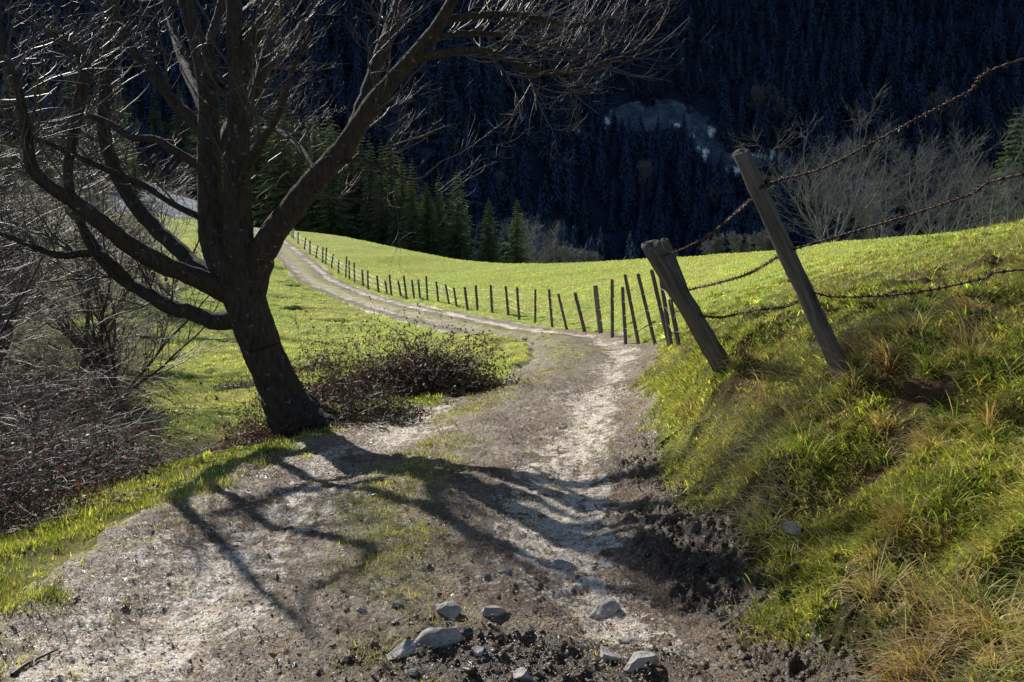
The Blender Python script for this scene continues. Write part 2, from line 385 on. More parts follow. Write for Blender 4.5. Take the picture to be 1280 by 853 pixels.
base = mixc(base, (.05, .034, .024), FD['dirt']*.8)
t3 = FD['track'][:, None]
colr = base*(1-t3) + trk*t3
# frosty meadow far left, mountain floor
fu = GX/np.maximum(GY, 1) + .02*fbm(GX, GY, .03, 3, 93)
frost = sstep(134, 142, GY)*(1-sstep(-.31, -.30, fu))*sstep(-.41, -.39, fu)*(1-sstep(205, 215, GY+8*pn))
colr = mixc(colr, (.42, .47, .52), frost)
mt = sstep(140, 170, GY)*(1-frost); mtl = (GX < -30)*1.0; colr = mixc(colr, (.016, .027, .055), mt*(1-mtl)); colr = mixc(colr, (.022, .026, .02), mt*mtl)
# clearings on the shaded mountain side: world positions
def on_mount(px, py):
    Y = 200.
    for i in range(60):
        p = at(px, py, Y); g = mountain(np.array([p[0]]), np.array([p[1]]))[0]
        if g >= p[2]: break
        Y += 5
    for i in range(12):
        p = at(px, py, Y); g = mountain(np.array([p[0]]), np.array([p[1]]))[0]; Y -= (g - p[2])/.85
    return at(px, py, Y)
clear_pts = [(730,168,10,5),(760,158,13,8),(790,150,15,10),(820,150,18,12),(850,150,16,12),(870,160,10,12),(880,185,9,12),(900,205,12,9),(925,212,14,10),(955,205,12,10),(975,220,10,12),(665,175,6,5),(530,192,9,5),(845,135,12,6)]
CL = [(on_mount(a, b_), c_, d_) for a, b_, c_, d_ in clear_pts]
def clearing(x, y):
    r_ = np.zeros_like(x)
    for p, rx, ry in CL:
        rx, ry = rx*.55, ry*.36
        r_ = np.maximum(r_, np.exp(-(((x-p[0])/rx)**2 + ((y-p[1])/ry)**2)**2))
    return r_
far = GY > 200; cm = np.zeros_like(GX); cm[far] = clearing(GX[far], GY[far])
cmn = sstep(.2, .5, cm + .7*fbm(GX, GY, .15, 4, 91)*(cm > .02))
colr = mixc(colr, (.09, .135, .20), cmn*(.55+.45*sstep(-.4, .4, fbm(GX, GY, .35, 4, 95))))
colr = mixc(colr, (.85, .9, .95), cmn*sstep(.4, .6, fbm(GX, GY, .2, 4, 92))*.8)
V = np.stack((GX, GY, GZ), 1)
idx = np.arange(nr*nc).reshape(nr, nc)
Q = np.stack((idx[:-1, :-1], idx[:-1, 1:], idx[1:, 1:], idx[1:, :-1]), -1).reshape(-1, 4)
istrk = (FD['track'] > .5)[Q].sum(1) >= 2
isfar = GY[Q].min(1) > 131
isfar2 = isfar & (~istrk)
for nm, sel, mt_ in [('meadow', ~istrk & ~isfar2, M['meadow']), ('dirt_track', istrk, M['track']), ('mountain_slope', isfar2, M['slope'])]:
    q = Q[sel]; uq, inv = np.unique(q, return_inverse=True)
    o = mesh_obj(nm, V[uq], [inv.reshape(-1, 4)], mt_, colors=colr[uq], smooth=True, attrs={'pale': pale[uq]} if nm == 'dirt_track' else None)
    o['kind'] = 'structure'
del V, Q

# ---------------------------------------------------------------- blades
def blades(P, H, Wd, az, lean, bend, col0, name, mat, label=None, cat=None, rootd=.5):
    """P roots; az heading of lean; lean radians at root; bend extra radians at the tip"""
    N = len(P); K = 4
    pts = np.zeros((N, K, 3)); pts[:, 0] = P
    for i in range(1, K):
        a = lean + bend*(i-.5)/(K-1); seg = H/(K-1)
        d = np.stack((np.sin(a)*np.cos(az), np.sin(a)*np.sin(az), np.cos(a)), 1)
        pts[:, i] = pts[:, i-1] + d*seg[:, None]
    wa = az + PI/2 + rng.normal(0, .5, N)
    wv = np.stack((np.cos(wa), np.sin(wa), np.zeros(N)), 1)
    ws = np.array([.9, 1., .65])
    Vv = np.zeros((N, 7, 3))
    for i in range(3):
        Vv[:, 2*i] = pts[:, i] - wv*(Wd*ws[i]/2)[:, None]; Vv[:, 2*i+1] = pts[:, i] + wv*(Wd*ws[i]/2)[:, None]
    Vv[:, 6] = pts[:, 3]
    b0 = (np.arange(N)*7)[:, None]
    q = np.concatenate((b0+np.array([[0, 1, 3, 2]]), b0+np.array([[2, 3, 5, 4]]))); t = b0+np.array([[4, 5, 6]])
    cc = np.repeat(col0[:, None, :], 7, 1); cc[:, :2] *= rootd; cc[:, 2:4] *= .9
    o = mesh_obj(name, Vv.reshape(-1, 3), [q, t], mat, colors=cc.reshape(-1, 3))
    return tag(o, label, cat, kind='stuff')

def scatter(n, y0, y1, u0, u1, power=1.0):
    """random ground points, denser close by (log distance)"""
    t = rng.random(n); y = y0*(y1/y0)**t; u = rng.uniform(u0, u1, n); return u*y, y

def slope_dir(x, y):
    e = .25; gx = base_h(x+e, y)-base_h(x-e, y); gy = base_h(x, y+e)-base_h(x, y-e)
    return np.arctan2(-gy, -gx)

def pick(cols, w, n):
    cols = np.array(cols); i = rng.choice(len(cols), n, p=np.array(w)/sum(w)); return cols[i]*rng.uniform(.7, 1.3, (n, 1))

GREEN = [(.28, .44, .05), (.46, .60, .08), (.62, .66, .12), (.74, .62, .24), (.60, .44, .26), (.14, .22, .04)]
# the bank: tufts hanging down the slope
def tufted(n_t, per, xs, ys, Hm, spread, wts, name, label, hang=.5, wid=.005, clump=None, colscale=1.0):
    nt_ = len(xs); i = np.repeat(np.arange(nt_), per)
    x = xs[i] + rng.normal(0, spread, len(i)); y = ys[i] + rng.normal(0, spread, len(i))
    z = height(x, y) - .004
    az0 = slope_dir(xs, ys)[i]
    az = az0*1.0 + rng.normal(0, 1.1, len(i))
    rnd = rng.random(len(i)) < .3; az = np.where(rnd, rng.uniform(-PI, PI, len(i)), az)
    th = rng.lognormal(0, .35, nt_)[i]
    H = Hm*th*rng.uniform(.5, 1.3, len(i))
    tone = pick(GREEN, wts, nt_)[i]*.5 + pick(GREEN, wts, len(i))*.5; tone = tone*rng.lognormal(0, .45, nt_)[i][:, None]
    lean = rng.uniform(.05, .55, len(i))+hang*.4; bend = rng.uniform(.3, 1.4, len(i))*(.6+hang)
    return blades(np.stack((x, y, z), 1), H, wid*rng.uniform(.6, 1.3, len(i))*np.clip(y/5, .8, 4), az, lean, bend, tone*colscale, name, M['grass'], label, 'grass')

x, y = scatter(52000, 2.1, 22, -.1, .9)
f = fields(x, y); dens = fbm(x, y, 1.6, 3, 101)
keep = (f['s'] > 1.45 + wide(y) + .25*fbm(x, y, 2, 2, 102)) & (rng.random(len(x)) < np.clip(.52 + 1.7*dens, .02, 1)) & (rng.random(len(x)) > f['dirt']*.93) & (f['s'] < 14)
x, y = x[keep], y[keep]; print('bank tufts', len(x))
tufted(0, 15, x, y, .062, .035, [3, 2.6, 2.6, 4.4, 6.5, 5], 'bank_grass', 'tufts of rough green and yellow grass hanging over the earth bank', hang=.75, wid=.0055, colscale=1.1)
x, y = scatter(60000, 3.0, 15, .05, .55); f = fields(x, y); keep = (f['s'] > 1.36+wide(y)+.1*fbm(x, y, 3, 2, 170)) & (f['s'] < 2.3) & (rng.random(len(x)) < .22+.8*fbm(x, y, 2.4, 3, 171)); x, y = x[keep], y[keep]
tufted(0, 9, x, y, .045, .03, [3, 3, 3, 4.5, 5, 3], 'bank_foot_grass', 'short mossy and straw coloured grass on the steep foot of the bank', hang=.6, wid=.005, colscale=1.1)
x, y = scatter(420, 2.2, 13, .0, .75); f = fields(x, y); keep = (f['s'] > 1.45 + wide(y)*1.3) & (f['s'] < 6); x, y = x[keep], y[keep]
sz = rng.uniform(.5, 1.4, len(x)); i = np.repeat(np.arange(len(x)), 110); a = rng.uniform(0, 2*PI, len(i)); r_ = np.abs(rng.normal(0, .045, len(i)))*sz[i]
X = x[i]+r_*np.cos(a); Y = y[i]+r_*np.sin(a); az = np.where(rng.random(len(i)) < .5, a, slope_dir(x, y)[i]+rng.normal(0, .5, len(i)))
tone = pick([(.46, .60, .08), (.78, .62, .32), (.55, .36, .20), (.22, .34, .05)], [3, 4, 3, 3], len(x))[i]*rng.uniform(.6, 1.3, (len(i), 1)); N = len(i)
tone = np.where((rng.random(N) < .25)[:, None], np.array([[.80, .68, .42]]), tone)
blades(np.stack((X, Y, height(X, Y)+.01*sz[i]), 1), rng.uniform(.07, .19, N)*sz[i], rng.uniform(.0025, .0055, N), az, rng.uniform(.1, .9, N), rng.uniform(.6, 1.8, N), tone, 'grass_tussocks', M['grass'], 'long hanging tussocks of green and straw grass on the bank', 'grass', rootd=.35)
# fields: short lawn-like turf everywhere in the lit meadow
x, y = scatter(150000, 7, 115, -.5, .62)
f = fields(x, y); keep = (f['track'] < .3) & ((f['s'] > 1.6) | (y > 12)) & (x/y + .03*fbm(x, y, .35, 4, 81) > -.365); x, y = x[keep], y[keep]
z = height(x, y) - .003; N = len(x); mfac = 1.08*(1+.22*fbm(x, y, .25, 4, 140))*(1-.35*sstep(.35, .8, fbm(x, y, 1.1, 3, 141)))
tone = pick([(.68, .76, .19), (.76, .80, .24), (.82, .76, .33), (.46, .57, .12)], [4, 4, 2, 2], N)
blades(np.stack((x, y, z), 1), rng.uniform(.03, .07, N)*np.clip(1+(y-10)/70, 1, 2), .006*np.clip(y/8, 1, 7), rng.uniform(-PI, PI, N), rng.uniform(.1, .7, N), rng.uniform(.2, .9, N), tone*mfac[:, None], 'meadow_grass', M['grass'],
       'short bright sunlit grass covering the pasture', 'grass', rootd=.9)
# left verge
x, y = scatter(28000, 3.0, 14, -.66, .0)
f = fields(x, y); keep = (f['s'] < -1.45 + narrow(y) + .3*fbm(x, y, 2, 3, 103)) & (f['s'] > -3.2) & (rng.random(len(x)) < np.clip(.55+1.3*fbm(x, y, 2.2, 3, 104), .15, 1)) & (rng.random(len(x)) < 1-.8*sstep(2.5, 3.2, -f['s'])); x, y = x[keep], y[keep]
tufted(0, 13, x, y, .036, .03, [3, 3, 4, 4.5, 4, 3], 'verge_grass', 'short green grass along the left edge of the track', hang=.1, wid=.0045)
x, y = scatter(16000, 2.7, 20, -.62, .4); f = fields(x, y)
e_ = np.exp(-((f['s']+1.3-narrow(y))/.28)**2) + .8*np.exp(-((f['s']-1.15)/.22)**2)*(y > 5)
keep = (f['track'] > .4) & (rng.random(len(x)) < e_*.5*(fbm(x, y, 2.5, 3, 150) > -.1) + .035); x, y = x[keep], y[keep]
tufted(0, 9, x, y, .022, .025, [2, 2.5, 3, 5, 6, 1], 'sparse_grass', 'sparse worn sprouts of grass creeping onto the track edges', hang=.1, wid=.0035)
# grass on the track's middle ridge
x, y = scatter(34000, 3.2, 40, -.4, .35)
f = fields(x, y); keep = (rng.random(len(x)) < f['mid']*.8-.12) ; x, y = x[keep], y[keep]
tufted(0, 12, x, y, .022, .03, [2, 3, 4, 5, 6, 1], 'track_grass', 'short worn grass on the middle ridge of the track', hang=.0, wid=.0035, colscale=.8)
# dry stalks and hay combed down the bank
x, y = scatter(9000, 2.3, 14, .05, .75)
f = fields(x, y); keep = (f['s'] > 1.5 + wide(y)) & (rng.random(len(x)) < np.clip(.05+1.1*fbm(x, y, .9, 3, 105), 0, 1)*1.0); x, y = x[keep], y[keep]
i = np.repeat(np.arange(len(x)), 5); az = slope_dir(x, y)[i]+rng.normal(0, .35, len(x))[i]+rng.normal(0, .25, len(i)); X = x[i]+rng.normal(0, .04, len(i)); Y = y[i]+rng.normal(0, .04, len(i))
N = len(i); blades(np.stack((X, Y, height(X, Y)+.005), 1), rng.uniform(.10, .34, N), np.full(N, .0032), az, rng.uniform(.5, 1.1, N), rng.uniform(.6, 1.3, N), pick([(.55, .45, .30), (.70, .64, .52), (.34, .24, .15)], [3, 2.4, 2], N), 'dry_stalks', M['straw'], 'long pale dry grass stalks combed down the bank', 'dry grass')
# upright thin weeds on the skyline right
x, y = scatter(500, 8, 24, .33, .62); N = len(x)
blades(np.stack((x, y, height(x, y)), 1), rng.uniform(.12, .45, N), np.full(N, .005), rng.uniform(-PI, PI, N), rng.uniform(0, .3, N), rng.uniform(.2, 1.2, N), pick([(.42, .35, .2), (.5, .45, .3)], [1, 1], N), 'tall_weeds', M['straw'], 'thin dry weed stalks standing on the brow of the field', 'dry grass')

# ---------------------------------------------------------------- small chips of stone, clods, leaves
def ico():
    t = (1+5**.5)/2
    v = np.array([(-1,t,0),(1,t,0),(-1,-t,0),(1,-t,0),(0,-1,t),(0,1,t),(0,-1,-t),(0,1,-t),(t,0,-1),(t,0,1),(-t,0,-1),(-t,0,1)], float); v /= np.linalg.norm(v[0])
    f_ = np.array([(0,11,5),(0,5,1),(0,1,7),(0,7,10),(0,10,11),(1,5,9),(5,11,4),(11,10,2),(10,7,6),(7,1,8),(3,9,4),(3,4,2),(3,2,6),(3,6,8),(3,8,9),(4,9,5),(2,4,11),(6,2,10),(8,6,7),(9,8,1)])
    return v, f_
IV, IF = ico()
def chips(x, y, size, col, name, mat, label, cat, flat=.5, sink=.25):
    N = len(x); z = height(x, y)
    a = rng.uniform(0, 2*PI, N)
    v = IV[None]*rng.uniform(.3, 1.3, (N, 12, 1))*(size[:, None, None]*np.stack((rng.uniform(.7, 1.5, N), rng.uniform(.6, 1.1, N), rng.uniform(.35, .8, N)*flat*1.6), 1)[:, None, :])
    X = v[..., 0]*np.cos(a)[:, None]-v[..., 1]*np.sin(a)[:, None]; Y = v[..., 0]*np.sin(a)[:, None]+v[..., 1]*np.cos(a)[:, None]
    v = np.stack((X + x[:, None], Y + y[:, None], v[..., 2] + (z + size*sink)[:, None]), -1)
    fs = (np.arange(N)*12)[:, None, None] + IF[None]
    o = mesh_obj(name, v.reshape(-1, 3), [fs.reshape(-1, 3)], mat, colors=np.repeat(col, 12, 0))
    return tag(o, label, cat, kind='stuff')
M['chip'] = mat_leafy('stone_chips', 0.0, .5, .5)
x, y = scatter(150000, 2.6, 24, -.62, .4); f = fields(x, y)
keep = (f['track'] > .5) & (rng.random(len(x)) < np.clip(.45+.8*fbm(x, y, 1.5, 3, 111), .05, 1)) & (rng.random(len(x)) > f['mid']*.6); x, y = x[keep], y[keep]; N = len(x)
chips(x, y, np.minimum(rng.lognormal(-6.05, .45, N), .009)*np.clip(y/6, 1, 2.2), pick([(.42, .35, .27), (.80, .74, .66), (.16, .11, .07), (.34, .23, .13)], [2.5, 2.6, 1.0, 4], N), 'gravel', M['chip'], 'small grey and brown stone chips strewn over the track', 'gravel')
x, y = scatter(34000, 2.4, 10, -.35, .6); f = fields(x, y)
hp = np.exp(-((x-.02)/.6)**2 - ((y-3.3)/.28)**2)
keep = (rng.random(len(x)) < np.maximum(f['dirt'], hp)); x, y = x[keep], y[keep]; N = len(x)
chips(x, y, np.minimum(rng.lognormal(-5.35, .6, N), .022), pick([(.09, .06, .04), (.14, .095, .065), (.06, .042, .03)], [3, 2, 2], N), 'soil_clods', M['chip'], 'dark clods of churned soil beside the track and under the stones', 'soil', flat=.7)

def leaves(x, y, size, col, name, label):
    N = len(x); z = height(x, y)+rng.uniform(.004, .03, N); a = rng.uniform(0, 2*PI, N); ti = rng.normal(0, .5, N); tj = rng.normal(0, .5, N)
    t1 = np.stack((np.cos(a), np.sin(a), ti), 1)*size[:, None]; t2 = np.stack((-np.sin(a), np.cos(a), tj), 1)*size[:, None]*.55
    P = np.stack((x, y, z), 1); v = np.stack((P-t1, P-t2*.9-t1*.1, P+t1, P+t2*.9-t1*.1), 1)
    v[:, 0, 2] += size*.3; v[:, 2, 2] += size*.3
    o = mesh_obj(name, v.reshape(-1, 3), [(np.arange(N)*4)[:, None]+np.array([[0, 1, 2, 3]])], M['leaf'], colors=np.repeat(col, 4, 0)); return tag(o, label, 'leaves', kind='stuff')
x, y = scatter(11000, 2.4, 14, -.6, .7); f = fields(x, y); keep = rng.random(len(x)) < (.5*f['bank'] + .3*(1-f['bank'])*(fbm(x, y, 1.4, 2, 120) > 0)); x, y = x[keep], y[keep]; N = len(x)
leaves(x, y, rng.uniform(.006, .019, N), pick([(.24, .13, .07), (.36, .27, .18), (.12, .075, .05), (.5, .46, .4)], [3, 3, 3, 1], N), 'leaf_litter', 'scattered brown dead leaves on the bank and track')

x, y = scatter(90000, 2.6, 18, -.62, .42); f = fields(x, y); keep = (f['track'] > .3) & (rng.random(len(x)) < np.clip(.4+.9*fbm(x, y, 2.0, 4, 160), .05, 1)); x, y = x[keep], y[keep]; N = len(x)
leaves(x, y, rng.uniform(.0022, .0065, N)*np.clip(y/6, 1, 2), pick([(.28, .17, .09), (.14, .085, .05), (.60, .46, .29), (.85, .77, .64), (.05, .035, .025)], [4, 3, 3, 3, 1.6], N), 'track_litter', 'fine brown and straw coloured bits of litter on the track')

# ---------------------------------------------------------------- stones
def stone(px, py, w, h_, seed, label, Y=None, squash=.6):
    # stands where the ground is seen at that pixel
    Yy = 2.4
    for i in range(4000):
        p = at(px, py, Yy)
        if p[2] <= hz_fast(p[0], Yy): break
        Yy += .01
    r_ = w/F*Yy/2
    bm_v = []
    import bmesh
    bm = bmesh.new(); bmesh.ops.create_icosphere(bm, subdivisions=4, radius=1)
    rs = random.Random(seed)
    planes = []
    for i in range(14):
        d = Vector((rs.gauss(0, 1), rs.gauss(0, 1), rs.gauss(0, .8))).normalized(); planes.append((d, rs.uniform(.42, .8)))
    for v in bm.verts:
        c_ = v.co.copy()
        for d, k_ in planes:
            q = c_.dot(d)
            if q > k_: c_ -= d*(q-k_)
        c_ *= 1 + .06*mnoise.fractal(c_*2.5+Vector((seed, 0, 0)), 1, 2, 4)
        v.co = Vector((c_.x*1.2, c_.y*.85, c_.z*squash*.95))*r_
    me = bpy.data.meshes.new('stone'); bm.to_mesh(me); bm.free(); me.materials.append(M['rock'])
    o = bpy.data.objects.new('stone', me); COL.objects.link(o)
    g = hz_fast(p[0], Yy)
    o.location = (p[0], Yy, g + r_*squash*.12); o.rotation_euler = (rs.uniform(-.2, .2), rs.uniform(-.2, .2), rs.uniform(-.6, .6))
    return tag(o, label, 'stone', 'stones lying on the track')
def hz_fast(x, y): return float(height(np.array([float(x)]), np.array([float(y)]))[0])
stones = [(552,806,66,1,'large flat-topped grey stone, biggest of the group at the bottom of the track',.75),
 (563,770,40,2,'pointed pale grey stone just behind the biggest stone',.8),(616,768,38,3,'blunt tan-grey stone to the right of the pointed stone',.6),
 (501,820,50,4,'tilted angular pale stone at the left end of the stone group',.7),(599,817,24,5,'small whitish stone touching the right of the biggest stone',.7),
 (648,846,52,6,'flat buff stone cut by the bottom edge of the photo',.4),(757,765,50,7,'rounded blue-grey stone alone at the upper right of the group',.6),
 (760,822,38,8,'upright grey stone beside the large slanted right-hand stone',.8),(802,829,56,9,'large slanted pale stone at the right end of the stone group',.65),
 (786,802,36,10,'low grey stone half sunk in mud above the right-hand pair',.4),(628,715,28,11,'pale stone slab lying in the gravel up the track',.35),
 (704,708,38,12,'bluish stone in the tree shadow in the middle of the track',.4),(516,844,18,13,'tiny pale stone under the tilted left stone',.7),
 (452,765,16,14,'small grey pebble left of the stone group',.7),(498,758,18,15,'small dark stone behind the left of the group',.7),(702,536,16,16,'small grey stone near the first bend, in branch shadow',.6),
 (990,665,32,17,'grey stone poking out of the foot of the grass bank',.7),(725,802,22,18,'small pale chip of rock in the dug earth between the groups',.4),(757,640,12,19,'little dark stone alone right of the long shadow',.7)]
for (px, py, w, sd, lb, sq) in stones: stone(px, py, w, 0, sd, lb, squash=sq)

# ---------------------------------------------------------------- tubes and growing twigs
def tubes(P, R, m):
    """P (N,K,3), R (N,K) -> verts, quads"""
    N, K = P.shape[:2]
    T = np.gradient(P, axis=1); T /= np.linalg.norm(T, axis=2, keepdims=True) + 1e-9
    mean = T.mean(1); ref = np.eye(3)[np.argmin(np.abs(mean), axis=1)]
    U = np.cross(T, ref[:, None, :]); U /= np.linalg.norm(U, axis=2, keepdims=True) + 1e-9
    Wv = np.cross(T, U)
    a = np.arange(m)*2*PI/m
    v = P[:, :, None, :] + (U[:, :, None, :]*np.cos(a)[None, None, :, None] + Wv[:, :, None, :]*np.sin(a)[None, None, :, None])*R[:, :, None, None]
    idx = np.arange(N*K*m).reshape(N, K, m); nx = np.roll(idx, -1, axis=2)
    q = np.stack((idx[:, :-1], nx[:, :-1], nx[:, 1:], idx[:, 1:]), -1).reshape(-1, 4)
    return v.reshape(-1, 3), q
class Acc:
    def __init__(s): s.v = []; s.f = []; s.n = 0
    def add(s, v, q): s.v.append(v); s.f.append(q + s.n); s.n += len(v)
    def obj(s, name, mat, parent=None, smooth=True, **k):
        fs = {}
        for f_ in s.f: fs.setdefault(f_.shape[1], []).append(f_)
        return mesh_obj(name, np.concatenate(s.v), [np.concatenate(x_) for x_ in fs.values()], mat, parent, smooth=smooth, **k)

def nrm(a): return a/(np.linalg.norm(a, axis=-1, keepdims=True)+1e-9)
def grow(P, R, per, L, K, t0=.2, t1=1., ang=.8, up=.25, wob=.25, rr=.5, rtip=.25, lenfall=.4, curl=0.0, rmin=.0008):
    """children polylines along every parent"""
    N, Kp = P.shape[:2]; n_ = N*per
    i = np.repeat(np.arange(N), per); t = rng.uniform(t0, t1, n_)*(Kp-1)
    a = np.minimum(t.astype(int), Kp-2); fr = (t-a)[:, None]
    p0 = P[i, a]*(1-fr) + P[i, a+1]*fr; r0 = R[i, a]*(1-fr[:, 0]) + R[i, a+1]*fr[:, 0]
    tan = nrm(P[i, a+1]-P[i, a]); rnd = rng.normal(0, 1, (n_, 3)); perp = nrm(rnd - tan*(rnd*tan).sum(1, keepdims=True))
    an = ang*rng.uniform(.6, 1.25, n_)[:, None]
    d = nrm(tan*np.cos(an) + perp*np.sin(an)); d[:, 2] += up*.5; d = nrm(d)
    ln = L*rng.uniform(.5, 1.3, n_)*(1 - lenfall*t/(Kp-1))
    out_ = np.zeros((n_, K, 3)); out_[:, 0] = p0; step = (ln/(K-1))[:, None]
    bias = rng.normal(0, 1, (n_, 3))*curl
    for k_ in range(1, K):
        out_[:, k_] = out_[:, k_-1] + d*step
        d = nrm(d + rng.normal(0, wob, (n_, 3)) + bias + np.array([0, 0, up])*(.5 if k_ > 1 else .2))
    rs = np.maximum(np.minimum(r0*.85, r0*rr*rng.uniform(.7, 1.2, n_)), rmin)
    rad = rs[:, None]*np.linspace(1, rtip, K)[None]
    return out_, np.maximum(rad, rmin*.6)

def resample(pts, K):
    pts = np.array(pts, float); d = np.concatenate(([0], np.cumsum(np.linalg.norm(np.diff(pts[:, :3], axis=0), axis=1))))
    P = np.vstack((2*pts[0]-pts[1], pts, 2*pts[-1]-pts[-2])); t = np.linspace(0, d[-1], K); o_ = []
    for tt in t:
        i = min(np.searchsorted(d, tt, 'right')-1, len(pts)-2); s = (tt-d[i])/(d[i+1]-d[i])
        p0, p1, p2, p3 = P[i], P[i+1], P[i+2], P[i+3]
        o_.append(.5*((2*p1)+(-p0+p2)*s+(2*p0-5*p1+4*p2-p3)*s*s+(-p0+3*p1-3*p2+p3)*s**3))
    return np.array(o_)

# ---------------------------------------------------------------- the big bare tree on the verge
TY = 9.0
def limb_pts(px, Yo=0.0):
    """px list of (px,py,width_px, depth offset) -> world + radius"""
    o_ = []
    for (a, b_, w, dy) in px:
        p = at(a, b_, TY+dy); o_.append((*p, w/F*(TY+dy)/2))
    return np.array(o_)
tree = empty('bare_tree', tuple(float(v) for v in at(372, 535, TY)))
tag(tree, 'big leafless tree with dark leaning trunk on the left verge of the track', 'tree')
tloc = Vector(tree.location)
def child_fix(o):   # mesh written in world space: bring it under its parent
    o.matrix_parent_inverse = o.parent.matrix_basis.inverted() if o.parent else o.matrix_parent_inverse
def limb_mesh(name, arr, K, m, rough=.08, seed=0):
    a = resample(arr, K); P = a[None, :, :3]; R = np.maximum(a[None, :, 3], .003)
    P = P + (rng.normal(0, 1, P.shape)*R[..., None]*(.05 if K < 80 else .012))
    v, q = tubes(P, R, m)
    # lumpy bark
    vv = v.reshape(K, m, 3); c_ = P[0][:, None, :]
    ang_ = np.arange(m)*2*PI/m; fur = np.abs(vn(np.repeat(np.arange(K)[:, None]*.12, m, 1), (np.cos(ang_)*4+9+3*np.sin(ang_))[None].repeat(K, 0), seed+9)) if K > 80 else 0
    nz_ = vn(np.repeat(np.arange(K)[:, None]*(.35 if K < 80 else .09), m, 1)+seed*7, (np.cos(ang_)*1.5+3)[None].repeat(K, 0), seed) - .9*fur
    vv = c_ + (vv-c_)*(1+rough*(1.3 if K < 80 else .9)*nz_[..., None])
    cap = np.arange(m)[None] + (K-1)*m
    o = mesh_obj(name, vv.reshape(-1, 3)-np.array(tloc)[None], [q, ] if m > 8 else [q], M['bark'], tree, smooth=True)
    return P, R
LP, LR = [], []
def add_limb(name, px, K=40, m=12, rough=.08, seed=0, rec=True):
    P, R = limb_mesh(name, limb_pts(px), K, m, rough, seed)
    if rec:
        a = resample(np.concatenate((P[0], R[0][:, None]), 1), 30); LP.append(a[:, :3]); LR.append(a[:, 3])
add_limb('trunk', [(386,572,86,0),(376,545,74,0),(362,515,62,0),(345,475,53,0),(325,430,52,0),(310,390,53,0),(298,355,57,0),(282,325,53,0),(266,290,36,0),(262,240,31,0),(262,200,29,0),(262,160,27,.05),(260,120,23,.1),(252,70,22,.15),(240,30,20,.2),(230,-10,18,.25),(215,-60,4,.4)], 170, 40, .09, 1)
for j, l in enumerate([[(362,500,44,0),(388,522,34,-.1),(412,534,28,-.2),(440,546,14,-.35),(462,556,5,-.5)],[(362,510,44,-.03),(357,536,28,-.15),(352,556,14,-.3),(346,570,6,-.7)],[(368,505,44,.1),(400,518,30,.2),(435,524,10,.3)]]): add_limb('root', l, 24, 14, .1, 50+j, rec=False)
